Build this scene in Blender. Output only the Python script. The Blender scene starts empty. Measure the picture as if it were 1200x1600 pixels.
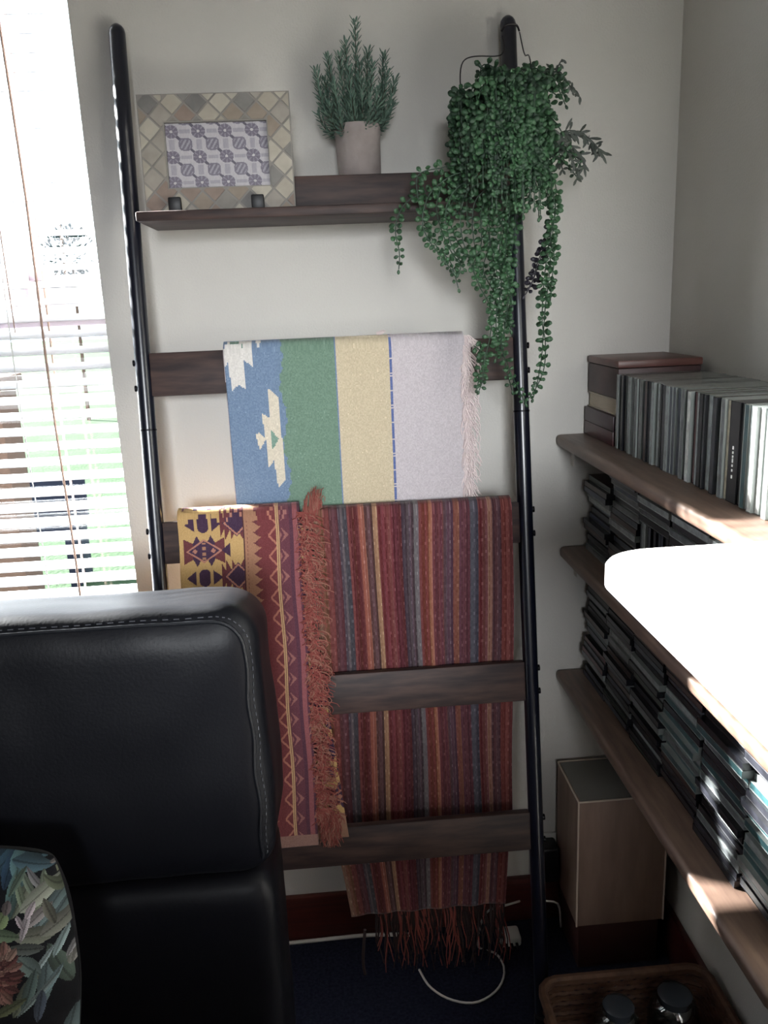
import bpy, bmesh, math, random
import numpy as np
from mathutils import Vector, Matrix
from mathutils import noise as mnoise
random.seed(7)
rnd = random.Random(11)
S = bpy.context.scene
COL = S.collection
H = 1.337                      # eye height above the floor; coordinates below are relative to eye level

# ------------------------------------------------------------------ camera
F = 1300.0
RM = np.array([[0.99639274, -0.05770962, 0.06221819],
               [-0.07441941, -0.24186308, 0.96745233],
               [-0.04078303, -0.96859272, -0.24528533]])   # rows: world x, y, z in camera (right, down, forward)
def at_y(px, py, y):
    r = RM @ np.array([px - 600.0, py - 800.0, F]); return Vector(r * (y / r[1]))
def at_x(px, py, x):
    r = RM @ np.array([px - 600.0, py - 800.0, F]); return Vector(r * (x / r[0]))
def at_z(px, py, z):
    r = RM @ np.array([px - 600.0, py - 800.0, F]); return Vector(r * (z / r[2]))
cam = bpy.data.cameras.new('camera'); camo = bpy.data.objects.new('camera', cam); COL.objects.link(camo)
cam.sensor_fit = 'VERTICAL'; cam.sensor_height = 24.0; cam.lens = F * 24.0 / 1600.0
cam.clip_start = 0.02; cam.clip_end = 200
m = Matrix([[RM[i][0], -RM[i][1], -RM[i][2], 0] for i in range(3)] + [[0, 0, 0, 1]])
camo.matrix_world = Matrix.Translation((0, 0, H)) @ m
S.camera = camo

# ------------------------------------------------------------------ world, sun, added fill
w = bpy.data.worlds.new('world'); S.world = w; w.use_nodes = True
bg = w.node_tree.nodes['Background']
bg.inputs[0].default_value = (0.80, 0.90, 1.0, 1); bg.inputs[1].default_value = 2.2
SUN_DIR = Vector((1.52, -1.0, -0.86)).normalized()
sl = bpy.data.lights.new('sun', 'SUN'); sl.energy = 52.0; sl.angle = math.radians(1.3); sl.color = (1.0, 0.97, 0.95)
so = bpy.data.objects.new('sun', sl); COL.objects.link(so)
so.rotation_euler = SUN_DIR.to_track_quat('-Z', 'Y').to_euler(); so.location = (-4, 5, 5)
def area(name, loc, tgt, sx, sy, e, colr):
    l = bpy.data.lights.new(name, 'AREA'); l.shape = 'RECTANGLE'; l.size = sx; l.size_y = sy; l.energy = e; l.color = colr
    o = bpy.data.objects.new(name, l); COL.objects.link(o)
    o.location = Vector(loc) + Vector((0, 0, H))
    o.rotation_euler = (Vector(tgt) - Vector(loc)).to_track_quat('-Z', 'Y').to_euler(); return o
# added narrow-beam fill lamp behind the camera; the wall there has no window
rear_fill = area('rear_fill_light', (-0.05, -2.25, 0.26), (0.0, 1.5, -0.32), 0.7, 0.7, 1.25, (0.92, 0.96, 1.0)); rear_fill.data.spread = math.radians(24)
S.view_settings.view_transform = 'Standard'; S.view_settings.look = 'None'
S.view_settings.exposure = 1.2; S.view_settings.gamma = 1.0
S.view_settings.use_curve_mapping = False

# ------------------------------------------------------------------ materials
def lin(c):
    out = []
    for v in c[:3]:
        v = v / 255.0
        out.append(v / 12.92 if v <= 0.04045 else ((v + 0.055) / 1.055) ** 2.4)
    return tuple(out) + (1.0,)
def mat(name, rgb, rough=0.6, metal=0.0, spec=0.5, noise=None, bump=None, coat=0.0):
    """rgb sRGB 0..255; noise=(scale, rgb2, detail, stretch xyz); bump=(scale, strength, distance)"""
    mt = bpy.data.materials.new(name); mt.use_nodes = True
    nt = mt.node_tree; b = nt.nodes['Principled BSDF']
    b.inputs['Base Color'].default_value = lin(rgb); b.inputs['Roughness'].default_value = rough
    b.inputs['Metallic'].default_value = metal; b.inputs['Specular IOR Level'].default_value = spec
    b.inputs['Coat Weight'].default_value = coat
    tc = nt.nodes.new('ShaderNodeTexCoord')
    if noise:
        mp = nt.nodes.new('ShaderNodeMapping'); mp.inputs['Scale'].default_value = noise[3] if len(noise) > 3 else (1, 1, 1)
        n = nt.nodes.new('ShaderNodeTexNoise'); n.inputs['Scale'].default_value = noise[0]; n.inputs['Detail'].default_value = noise[2]
        r = nt.nodes.new('ShaderNodeValToRGB'); r.color_ramp.elements[0].position = 0.35; r.color_ramp.elements[1].position = 0.68
        r.color_ramp.elements[0].color = lin(rgb); r.color_ramp.elements[1].color = lin(noise[1])
        nt.links.new(tc.outputs['Object'], mp.inputs[0]); nt.links.new(mp.outputs[0], n.inputs['Vector'])
        nt.links.new(n.outputs['Fac'], r.inputs[0]); nt.links.new(r.outputs[0], b.inputs['Base Color'])
    if bump:
        n2 = nt.nodes.new('ShaderNodeTexNoise'); n2.inputs['Scale'].default_value = bump[0]; n2.inputs['Detail'].default_value = 4
        bp = nt.nodes.new('ShaderNodeBump'); bp.inputs['Strength'].default_value = bump[1]; bp.inputs['Distance'].default_value = bump[2]
        nt.links.new(tc.outputs['Object'], n2.inputs['Vector']); nt.links.new(n2.outputs['Fac'], bp.inputs['Height'])
        nt.links.new(bp.outputs[0], b.inputs['Normal'])
    return mt
def vmat(name, rough=0.95, weave=900.0, strength=0.5, dist=0.001, sheen=0.15, spec=0.15):
    """colours printed or woven into the cloth come from the mesh's colour attribute; weave is fine relief"""
    mt = bpy.data.materials.new(name); mt.use_nodes = True
    nt = mt.node_tree; b = nt.nodes['Principled BSDF']
    a = nt.nodes.new('ShaderNodeVertexColor'); a.layer_name = 'Col'
    tc = nt.nodes.new('ShaderNodeTexCoord')
    n = nt.nodes.new('ShaderNodeTexNoise'); n.inputs['Scale'].default_value = weave; n.inputs['Detail'].default_value = 2
    mp = nt.nodes.new('ShaderNodeMapping'); mp.inputs['Scale'].default_value = (1, 1, 0.35)
    hs = nt.nodes.new('ShaderNodeMix'); hs.data_type = 'RGBA'; hs.blend_type = 'MULTIPLY'; hs.inputs[0].default_value = 0.45
    r = nt.nodes.new('ShaderNodeMapRange'); r.inputs[3].default_value = 0.55; r.inputs[4].default_value = 1.35
    bp = nt.nodes.new('ShaderNodeBump'); bp.inputs['Strength'].default_value = strength; bp.inputs['Distance'].default_value = dist
    nt.links.new(tc.outputs['Object'], mp.inputs[0]); nt.links.new(mp.outputs[0], n.inputs['Vector'])
    nt.links.new(n.outputs['Fac'], r.inputs[0]); nt.links.new(a.outputs[0], hs.inputs[6]); nt.links.new(r.outputs[0], hs.inputs[7])
    nt.links.new(hs.outputs[2], b.inputs['Base Color']); nt.links.new(n.outputs['Fac'], bp.inputs['Height'])
    nt.links.new(bp.outputs[0], b.inputs['Normal'])
    b.inputs['Roughness'].default_value = rough; b.inputs['Sheen Weight'].default_value = sheen; b.inputs['Specular IOR Level'].default_value = spec
    return mt
M = {}
M['wall'] = mat('wall_paint', (210, 207, 201), 0.9, spec=0.2, noise=(3, (204, 201, 195), 3), bump=(260, 0.35, 0.002))
M['far'] = mat('taupe_wall_paint', (120, 112, 106), 0.9, spec=0.2, bump=(260, 0.35, 0.002))
M['ceil'] = mat('ceiling_paint', (128, 124, 118), 0.9)
M['carpet'] = mat('carpet', (26, 28, 42), 1.0, spec=0.1, noise=(160, (40, 43, 60), 4), bump=(700, 0.8, 0.004))
M['skirt'] = mat('baseboard_varnish', (62, 26, 22), 0.45, noise=(14, (80, 36, 30), 4, (0.4, 8, 8)))
M['frame'] = mat('window_frame_paint', (205, 198, 200), 0.4)
M['frame2'] = mat('sash_bar_paint', (150, 140, 148), 0.4)
M['blind'] = mat('blind_slat', (236, 237, 242), 0.45)
M['cord'] = mat('blind_cord', (165, 140, 128), 0.9)
M['cordw'] = mat('blind_tape', (225, 225, 225), 0.9)
M['rail'] = mat('black_metal', (13, 16, 30), 0.28, 0.0, 0.7, bump=(300, 0.1, 0.0005))
M['bolt'] = mat('bolt_metal', (18, 18, 22), 0.4, 0.7)
M['rung'] = mat('dark_stained_wood', (40, 28, 28), 0.6, noise=(9, (76, 56, 50), 6, (1.2, 9, 9)), bump=(60, 0.25, 0.001))
M['shelfw'] = mat('oak_shelf', (96, 76, 66), 0.45, noise=(10, (122, 100, 86), 6, (9, 1.0, 9)), bump=(90, 0.15, 0.0006))
M['leather'] = mat('black_leather', (14, 15, 20), 0.46, spec=0.24, noise=(4, (17, 18, 24), 3), bump=(240, 0.22, 0.0012))
M['leather2'] = mat('black_leather_gusset', (24, 26, 31), 0.40, spec=0.5, bump=(240, 0.3, 0.0015))
M['thread'] = mat('grey_thread', (84, 86, 92), 0.8)
M['cement'] = mat('cement_pot', (138, 128, 126), 0.9, noise=(22, (162, 152, 148), 5), bump=(60, 0.5, 0.003))
M['soil'] = mat('soil', (40, 30, 24), 1.0)
M['rosemary'] = mat('grey_green_leaf', (78, 104, 92), 0.7, noise=(40, (104, 128, 112), 3))
M['twig'] = mat('twig', (60, 62, 48), 0.8)
M['leaf'] = mat('green_leaf', (38, 70, 44), 0.5, noise=(30, (56, 92, 60), 3))
M['leaf2'] = mat('dark_leaf', (28, 50, 36), 0.55, noise=(30, (40, 70, 46), 3))
M['purpleleaf'] = mat('purple_leaf', (34, 30, 42), 0.5)
M['fern'] = mat('smoky_leaf', (58, 64, 60), 0.6, noise=(40, (78, 84, 76), 3))
M['wicker'] = mat('pale_wicker', (112, 94, 78), 0.8, noise=(60, (136, 116, 98), 3))
M['wicker2'] = mat('brown_wicker', (70, 46, 34), 0.7, noise=(60, (94, 66, 48), 3))
M['wire'] = mat('dark_wire', (45, 42, 44), 0.4, 0.6)
M['binw'] = mat('pale_wood_box', (128, 104, 92), 0.6, noise=(8, (142, 118, 104), 5, (6, 6, 1)))
M['bintop'] = mat('grey_box_top', (120, 118, 114), 0.5)
M['binedge'] = mat('pale_edge', (206, 190, 176), 0.5)
M['plinth'] = mat('dark_red_plinth', (60, 34, 30), 0.5)
M['white'] = mat('white_laminate', (244, 243, 240), 0.35)
M['whitecable'] = mat('white_cable', (200, 198, 194), 0.5)
M['black'] = mat('black_plastic', (14, 14, 17), 0.45)
M['stone'] = mat('frame_stone', (138, 134, 128), 0.75, bump=(160, 0.4, 0.001))
M['tilecol'] = vmat('printed_tile', 0.45, 500, 0.15, 0.0005, 0.0, 0.4)
M['cloth'] = vmat('woven_cloth')
M['print'] = vmat('printed_cushion_cloth', 0.8, 1200, 0.2, 0.0006, 0.05, 0.2)
M['fr_white'] = mat('white_yarn', (222, 208, 206), 0.95)
M['fr_red'] = mat('red_yarn', (132, 66, 60), 0.95)
M['fr_tan'] = mat('tan_yarn', (146, 98, 84), 0.95)
M['fr_dark'] = mat('dark_yarn', (46, 34, 34), 0.95)
M['grass'] = mat('lawn_grass', (40, 56, 37), 1.0, spec=0.05, noise=(3, (50, 64, 48), 6), bump=(30, 0.6, 0.03))
M['bush'] = mat('hedge_leaf', (46, 58, 60), 0.8, spec=0.1)
M['render'] = mat('terracotta_render', (88, 70, 62), 0.9, spec=0.1, bump=(20, 0.3, 0.01))
M['navy'] = mat('navy_paint', (20, 26, 42), 0.7, spec=0.2)
def glass(name, tint, rough=0.02, a=0.06):
    mt = bpy.data.materials.new(name); mt.use_nodes = True; nt = mt.node_tree; nt.nodes.clear()
    o = nt.nodes.new('ShaderNodeOutputMaterial'); t = nt.nodes.new('ShaderNodeBsdfTransparent'); g = nt.nodes.new('ShaderNodeBsdfGlossy')
    t.inputs[0].default_value = tint; g.inputs[1].default_value = rough
    mx = nt.nodes.new('ShaderNodeMixShader')
    mx.inputs[0].default_value = a; nt.links.new(t.outputs[0], mx.inputs[1]); nt.links.new(g.outputs[0], mx.inputs[2]); nt.links.new(mx.outputs[0], o.inputs[0])
    return mt
M['glass'] = glass('window_glass', (0.96, 0.98, 0.98, 1)); M['jar'] = glass('jar_glass', (0.80, 0.86, 0.88, 1), 0.03, 0.16)

# ------------------------------------------------------------------ mesh helpers
ORG = {}
def link(name, me, parent=None, origin=None):
    """vertices are given in room coordinates; the origin of the thing is subtracted"""
    o = bpy.data.objects.new(name, me); COL.objects.link(o)
    if parent is not None:
        org = ORG[parent.name]; o.parent = parent
    else:
        org = Vector(origin) if origin is not None else Vector((0, 0, 0)); o.location = org + Vector((0, 0, H))
    me.transform(Matrix.Translation(-org)); ORG[o.name] = org
    return o
def thing(name, label, cat, org, group=None):
    o = bpy.data.objects.new(name, None); COL.objects.link(o); o.empty_display_size = 0.05
    o.location = Vector(org) + Vector((0, 0, H)); ORG[o.name] = Vector(org)
    return tag(o, label, cat, group)
def tag(o, label, cat, group=None):
    o['label'] = label; o['category'] = cat
    if group: o['group'] = group
    return o
def fin(name, bm, mats, parent=None, origin=None, smooth=True, angle=40):
    me = bpy.data.meshes.new(name)
    bmesh.ops.recalc_face_normals(bm, faces=bm.faces)
    bm.to_mesh(me); bm.free()
    for x in (mats if isinstance(mats, (list, tuple)) else [mats]): me.materials.append(x)
    o = link(name, me, parent, origin)
    if smooth:
        me.polygons.foreach_set('use_smooth', [True] * len(me.polygons))
        me.set_sharp_from_angle(angle=math.radians(angle))
    return o
def struct(name, bm, mt, **k):
    o = fin(name, bm, mt, **k); o['kind'] = 'structure'; return o
def box(bm, a, b, bev=0.0, seg=2, mi=0, rot=None, piv=None):
    a = Vector(a); b = Vector(b)
    r = bmesh.ops.create_cube(bm, size=1.0); vs = r['verts']
    d = b - a; c = (a + b) / 2
    for v in vs: v.co = Vector((v.co.x * d.x, v.co.y * d.y, v.co.z * d.z)) + c
    fs = set(f for v in vs for f in v.link_faces)
    for f in fs: f.material_index = mi
    if bev > 0:
        es = list(set(e for v in vs for e in v.link_edges))
        rr = bmesh.ops.bevel(bm, geom=es, offset=bev, segments=seg, affect='EDGES', profile=0.5)
        vs = list(set(v for f in rr['faces'] for v in f.verts) | set(v for v in vs if v.is_valid))
        for f in set(f for v in vs for f in v.link_faces): f.material_index = mi
    if rot is not None:
        p = Vector(piv) if piv is not None else c
        for v in vs: v.co = p + rot @ (v.co - p)
    return vs
def tube(bm, pts, r, n=8, cap=True, mi=0):
    pts = [Vector(p) for p in pts]; rs = r if isinstance(r, (list, tuple)) else [r] * len(pts)
    rings = []; prev = None
    for i, p in enumerate(pts):
        t = (pts[min(i + 1, len(pts) - 1)] - pts[max(i - 1, 0)])
        t = t.normalized() if t.length > 1e-9 else Vector((0, 0, 1))
        if prev is None:
            u = t.cross(Vector((0.13, 0.97, 0.2))).normalized()
        else:
            u = (prev - t * prev.dot(t)); u = u.normalized() if u.length > 1e-6 else t.orthogonal().normalized()
        prev = u; v = t.cross(u)
        rings.append([bm.verts.new(p + (u * math.cos(2 * math.pi * k / n) + v * math.sin(2 * math.pi * k / n)) * rs[i]) for k in range(n)])
    for a, b in zip(rings, rings[1:]):
        for k in range(n):
            f = bm.faces.new((a[k], a[(k + 1) % n], b[(k + 1) % n], b[k])); f.material_index = mi
    if cap:
        for q in (rings[0][::-1], rings[-1]):
            f = bm.faces.new(q); f.material_index = mi
def lathe(bm, c, prof, n=28, mi=0, jit=0.0):
    c = Vector(c); rings = []
    for (r, z) in prof:
        rings.append([bm.verts.new(c + Vector(((r + jit * math.sin(3 * a + z * 40)) * math.cos(a), (r + jit * math.cos(2 * a + z * 30)) * math.sin(a), z))) for a in [2 * math.pi * k / n for k in range(n)]])
    for a, b in zip(rings, rings[1:]):
        for k in range(n):
            f = bm.faces.new((a[k], a[(k + 1) % n], b[(k + 1) % n], b[k])); f.material_index = mi
    for q in (rings[0][::-1], rings[-1]):
        bm.faces.new(q).material_index = mi
def leaf(bm, base, d, nrm, L, W, T=0.0015, n=6, mi=0):
    """a small plump leaf from base along d"""
    d = d.normalized(); s = d.cross(nrm); s = s.normalized() if s.length > 1e-6 else d.orthogonal().normalized(); k = s.cross(d).normalized()
    a = bm.verts.new(base); z = bm.verts.new(base + d * L); rings = []
    for t, wf in ((0.28, 0.72), (0.62, 1.0), (0.88, 0.6)):
        rings.append([bm.verts.new(base + d * (L * t) + s * (math.cos(2 * math.pi * q / n) * W * 0.5 * wf) + k * (math.sin(2 * math.pi * q / n) * T * wf)) for q in range(n)])
    for q in range(n):
        bm.faces.new((a, rings[0][(q + 1) % n], rings[0][q])).material_index = mi
        bm.faces.new((z, rings[-1][q], rings[-1][(q + 1) % n])).material_index = mi
        for A, B in zip(rings, rings[1:]):
            bm.faces.new((A[q], A[(q + 1) % n], B[(q + 1) % n], B[q])).material_index = mi
def resample(pts, step):
    pts = [Vector(p) for p in pts]
    # catmull-rom
    P = [pts[0]] + pts + [pts[-1]]; fine = []
    for i in range(1, len(P) - 2):
        for j in range(12):
            t = j / 12.0; a, b, c, d = P[i - 1], P[i], P[i + 1], P[i + 2]
            fine.append(0.5 * ((2 * b) + (c - a) * t + (2 * a - 5 * b + 4 * c - d) * t * t + (3 * b - a - 3 * c + d) * t ** 3))
    fine.append(pts[-1]); out = [fine[0]]; acc = 0
    for a, b in zip(fine, fine[1:]):
        acc += (b - a).length
        if acc >= step: out.append(b); acc = 0
    return out
def inpoly(x, y, poly):
    """x, y arrays; poly list of (x, y)"""
    ins = np.zeros(x.shape, bool); n = len(poly)
    for i in range(n):
        x1, y1 = poly[i]; x2, y2 = poly[(i + 1) % n]
        c = ((y1 > y) != (y2 > y)) & (x < (x2 - x1) * (y - y1) / ((y2 - y1) if abs(y2 - y1) > 1e-12 else 1e-12) + x1)
        ins ^= c
    return ins
def sheet(name, U, V_, pos, colf, mt, parent, thick=0.004, origin=None, desat=0.30):
    """grid of a cloth: pos(u, v) -> point; colf(u array, v array) -> Nx3 sRGB"""
    nu, nv = len(U) - 1, len(V_) - 1
    verts = [pos(u, v) for v in V_ for u in U]
    faces = [(j * (nu + 1) + i, j * (nu + 1) + i + 1, (j + 1) * (nu + 1) + i + 1, (j + 1) * (nu + 1) + i) for j in range(nv) for i in range(nu)]
    me = bpy.data.meshes.new(name); me.from_pydata([tuple(v) for v in verts], [], faces)
    uc = (np.array(U[:-1]) + np.array(U[1:])) / 2; vc = (np.array(V_[:-1]) + np.array(V_[1:])) / 2
    uu, vv = np.meshgrid(uc, vc); col = np.array(colf(uu.ravel(), vv.ravel()), float) / 255.0
    col = col + (col.mean(axis=1, keepdims=True) - col) * desat
    l = np.where(col <= 0.04045, col / 12.92, ((col + 0.055) / 1.055) ** 2.4)
    ca = me.color_attributes.new('Col', 'FLOAT_COLOR', 'CORNER')
    arr = np.ones((len(faces), 4, 4), np.float32); arr[:, :, :3] = l[:, None, :]
    ca.data.foreach_set('color', arr.ravel())
    me.materials.append(mt); me.polygons.foreach_set('use_smooth', [True] * len(me.polygons))
    o = link(name, me, parent, origin)
    if thick:
        md = o.modifiers.new('thickness', 'SOLIDIFY'); md.thickness = thick; md.offset = 0
    return o

# ------------------------------------------------------------------ room shell
D = 1.55; XR = 0.65; XL = -2.9; YB = -2.3; ZF = -H; ZC = 1.14
WX0, WX1, WZ0, WZ1 = -2.62, -0.382, -0.62, 1.04
bm = bmesh.new(); box(bm, (XL - .2, YB - .2, ZF - .1), (XR + .2, D + .2, ZF)); struct('floor', bm, M['carpet'])
bm = bmesh.new(); box(bm, (XL - .2, YB - .2, ZC), (XR + .2, D + .2, ZC + .1)); struct('ceiling', bm, M['ceil'])
bm = bmesh.new()
box(bm, (WX1, D, ZF), (XR + .2, D + .2, ZC)); box(bm, (XL - .2, D, ZF), (WX0, D + .2, ZC))
box(bm, (WX0, D, ZF), (WX1, D + .2, WZ0)); box(bm, (WX0, D, WZ1), (WX1, D + .2, ZC))
struct('wall_back', bm, M['wall'], smooth=False)
bm = bmesh.new(); box(bm, (XR, YB, ZF), (XR + .2, D, ZC)); struct('wall_right', bm, M['wall'])
bm = bmesh.new(); box(bm, (XL - .2, YB, ZF), (XL, D, ZC)); struct('wall_left', bm, M['far'])
bm = bmesh.new(); box(bm, (XL - .2, YB - .2, ZF), (XR + .2, YB, ZC)); struct('wall_front', bm, M['far'])
bm = bmesh.new(); box(bm, (XL, D - .014, ZF), (XR, D, ZF + .108), 0.004); struct('baseboard_back', bm, M['skirt'])
bm = bmesh.new(); box(bm, (XR - .014, YB, ZF), (XR, D - .014, ZF + .108), 0.004); struct('baseboard_right', bm, M['skirt'])
# window: frame, transom, opening sash, panes, sill
wy0, wy1 = 1.65, 1.70
win = bpy.data.objects.new('window_1', None); COL.objects.link(win); win.location = Vector((-1.0, wy0, WZ0)) + Vector((0, 0, H)); ORG['window_1'] = Vector((-1.0, wy0, WZ0)); win['kind'] = 'structure'
zt = at_y(110, 464, wy0).z
bm = bmesh.new()
box(bm, (WX0, wy0, WZ0), (WX0 + .05, wy1, WZ1), .004); box(bm, (WX1 - .012, wy0, WZ0), (WX1, wy1, WZ1), .004)
box(bm, (WX0, wy0, WZ0), (WX1, wy1, WZ0 + .05), .004); box(bm, (WX0, wy0, WZ1 - .05), (WX1, wy1, WZ1), .004)
box(bm, (-2.42, wy0, WZ0), (-2.38, wy1, WZ1), .004)
fin('window_frame', bm, M['frame'], win)
bm = bmesh.new(); box(bm, (WX0, wy0 - .012, zt - .017), (WX1 - .01, wy1, zt + .016), .004); box(bm, (WX0, wy0 - .004, zt + .018), (WX1 - .01, wy1, zt + .040), .006)
fin('transom', bm, M['frame'], win)
bm = bmesh.new(); z2 = at_y(110, 504, wy0).z; box(bm, (WX0, wy0, z2 - .006), (WX1 - .01, wy1, z2 + .006), .002); fin('sash_bar', bm, M['frame2'], win)
for (a, b) in ((WZ0 + .05, zt - .017), (zt + .04, WZ1 - .05)):
    for (xa, xb) in ((WX0 + .05, -2.42), (-2.38, WX1 - .012)):
        bm = bmesh.new(); box(bm, (xa, 1.672, a), (xb, 1.676, b)); fin('pane', bm, M['glass'], win)
hp = at_y(52, 432, wy0 - .02)
bm = bmesh.new(); box(bm, (hp.x - .018, wy0 - .03, hp.z - .008), (hp.x + .018, wy0 - .005, hp.z + .008), .003); box(bm, (hp.x - .016, wy0 - .045, hp.z - .035), (hp.x - .004, wy0 - .03, hp.z + .006), .003)
fin('catch', bm, M['frame2'], win)
bm = bmesh.new(); box(bm, (WX0 - .02, D - .03, WZ0 - .03), (WX1 + .02, wy0, WZ0), .006); struct('trim_1', bm, M['frame'])

# ------------------------------------------------------------------ outdoors
bm = bmesh.new(); box(bm, (-40, D + .25, -1.75), (25, 60, -1.7)); o = struct('lawn_ground', bm, M['grass'])
def shrub(px, py, dist, r, label):
    c = at_y(px, py, dist); t = thing('garden_bush', label, 'bush', (c.x, c.y, -1.7))
    bm = bmesh.new(); tube(bm, [(c.x, c.y, -1.7), (c.x + .05, c.y, c.z - r * .3)], [.035, .02]); fin('stem', bm, M['render'], t)
    bm = bmesh.new(); rr = random.Random(px)
    for k in range(420):
        v = Vector((rr.gauss(0, 1), rr.gauss(0, 1), rr.gauss(0, 1))).normalized(); p = c + v * r * rr.uniform(.55, 1.0)
        leaf(bm, p, v + Vector((rr.uniform(-.6, .6), rr.uniform(-.6, .6), rr.uniform(-.3, .6))), Vector((0, 0, 1)), r * .22, r * .12, r * .01, 4)
    o = fin('foliage', bm, M['bush'], t); o['kind'] = 'stuff'
shrub(106, 398, 14, .42, 'blue-green bush far across the lawn, seen through the upper window pane')
c = at_y(4, 660, 4.2)
t = thing('garden_pillar', 'terracotta rendered pillar outside the left edge of the window', 'pillar', (c.x, c.y, -1.7))
bm = bmesh.new(); box(bm, (c.x - .25, c.y, -1.7), (c.x, c.y + .25, at_y(4, 605, 4.2).z), .01); fin('shaft', bm, M['render'], t)
bm = bmesh.new(); zz = at_y(4, 605, 4.2).z; box(bm, (c.x - .28, c.y - .03, zz), (c.x + .03, c.y + .28, zz + .05), .01); fin('cap', bm, M['render'], t)
c = at_z(35, 925, -1.7)
t = thing('garden_bench', 'low navy bench on the lawn, glimpsed between the lowest blind slats', 'bench', (c.x, c.y, -1.7))
bm = bmesh.new(); box(bm, (c.x - .7, c.y, -1.33), (c.x + .38, c.y + .35, -1.28), .01); fin('seat', bm, M['navy'], t)
for sx in (-.65, .30):
    bm = bmesh.new(); box(bm, (c.x + sx, c.y + .02, -1.7), (c.x + sx + .06, c.y + .33, -1.33), .005); fin('leg', bm, M['navy'], t)
bm = bmesh.new(); box(bm, (c.x - .7, c.y + .31, -1.28), (c.x + .38, c.y + .35, -1.0), .01); fin('backrest', bm, M['navy'], t)

# ------------------------------------------------------------------ venetian blind
by = 1.582
bl = thing('venetian_blind', 'white venetian blind hanging over the window with its slats open', 'blind', (-1.0, by, WZ1))
bm = bmesh.new(); box(bm, (WX0 + .01, by - .02, WZ1 - .04), (WX1 - .006, by + .02, WZ1 - .002), .003); fin('headrail', bm, M['blind'], bl)
bm = bmesh.new(); box(bm, (WX0 + .01, by - .018, WZ0 + .004), (WX1 - .006, by + .018, WZ0 + .02), .004); fin('bottom_rail', bm, M['blind'], bl)
sm = None; tilt = math.radians(22); zs = WZ0 + .035; k = 0
while zs < WZ1 - .05:
    if sm is None:
        bm = bmesh.new(); n = 4; rows = []
        for x in (WX0 + .012, WX1 - .004):
            row = []
            for sgn in (1, -1):
                for i in (range(n + 1) if sgn == 1 else range(n, -1, -1)):
                    q = (i / n - .5) * .029; zc = .0018 * (1 - (q / .0145) ** 2) + sgn * .0007
                    row.append(bm.verts.new((x + 1.0, q * math.cos(tilt) - zc * math.sin(tilt), q * math.sin(tilt) + zc * math.cos(tilt))))
            rows.append(row)
        L = len(rows[0])
        for i in range(L): bm.faces.new((rows[0][i], rows[0][(i + 1) % L], rows[1][(i + 1) % L], rows[1][i]))
        bm.faces.new(rows[0][::-1]); bm.faces.new(rows[1])
        bmesh.ops.recalc_face_normals(bm, faces=bm.faces)
        sm = bpy.data.meshes.new('slat'); bm.to_mesh(sm); bm.free(); sm.materials.append(M['blind'])
    o = bpy.data.objects.new('slat', sm); COL.objects.link(o); o.parent = bl
    o.location = Vector((0 + rnd.uniform(-.0015, .0015), 0, zs - WZ1)); zs += .029; k += 1
for px, py, r, mt in ((90, 680, .0022, 'cord'), (58, 800, .0012, 'cordw'), (50, 380, .0009, 'cord')):
    x = at_y(px, py, by - .018).x
    for dy in ((-.0195, .0195) if r > .002 else (-.0195,)):
        bm = bmesh.new(); tube(bm, [(x + .002 * math.sin(q * 1.3), by + dy, WZ1 - .04 - q * (WZ1 - WZ0 - .06) / 12) for q in range(13)], r, 6); fin('ladder_cord', bm, M[mt], bl)
x = at_y(14, 480, by - .025).x
bm = bmesh.new(); tube(bm, [(x, by - .024, WZ1 - .04), (x + .003, by - .024, .3), (x + .004, by - .024, at_y(16, 520, by).z)], .0012, 6); fin('pull_cord', bm, M['cord'], bl)

# ------------------------------------------------------------------ ladder shelf
ry = lambda z: 1.525 - .15 * (.43 - z)
XA, XB = -.303, .340; TIL = math.atan(.15)
lad = thing('ladder_shelf', 'leaning ladder rack with black tubular rails and dark wooden rungs', 'ladder shelf', (0.02, ry(ZF), ZF))
for x in (XA, XB):
    bm = bmesh.new(); r = .0135; zt_ = .452
    pts = [(x, ry(ZF + .02), ZF), (x, ry(ZF + .02), ZF + .02), (x, ry(-.19), -.19), (x, ry(.30), .30), (x, ry(zt_ - .014), zt_ - .014)]
    rs = [r + .003, r, r, r, r]
    for a in (25, 50, 72, 88): pts.append((x, ry(zt_), zt_ - .014 + .016 * math.sin(math.radians(a)))); rs.append(r * math.cos(math.radians(a)))
    tube(bm, pts, rs, 20); rail = fin('rail', bm, M['rail'], lad)
    bm = bmesh.new(); tube(bm, [(x, ry(-.197), -.197), (x, ry(-.194), -.194)], r + .0008, 20); fin('joint_ring', bm, M['bolt'], rail)
    bm = bmesh.new(); tube(bm, [(x, ry(ZF), ZF), (x, ry(ZF), ZF + .03)], r + .003, 16); fin('rubber_foot', bm, M['black'], rail)
def rung(zc, xb=XB - .012):
    y = ry(zc); rot = Matrix.Rotation(-TIL, 3, 'X')
    bm = bmesh.new(); box(bm, (XA + .012, y - .009, zc - .036), (xb, y + .009, zc + .036), .0025, 2, rot=rot)
    return fin('rung', bm, M['rung'], lad)
for zc in (-.105, -.388, -.672, -.950):
    o = rung(zc)
    for x in (XA - .0135, XB + .0135):
        for dz in (-.021, .021):
            bm = bmesh.new(); tube(bm, [(x - .003, ry(zc + dz), zc + dz), (x + .003, ry(zc + dz), zc + dz)], .0055, 10); fin('bolt', bm, M['bolt'], o)
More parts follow.
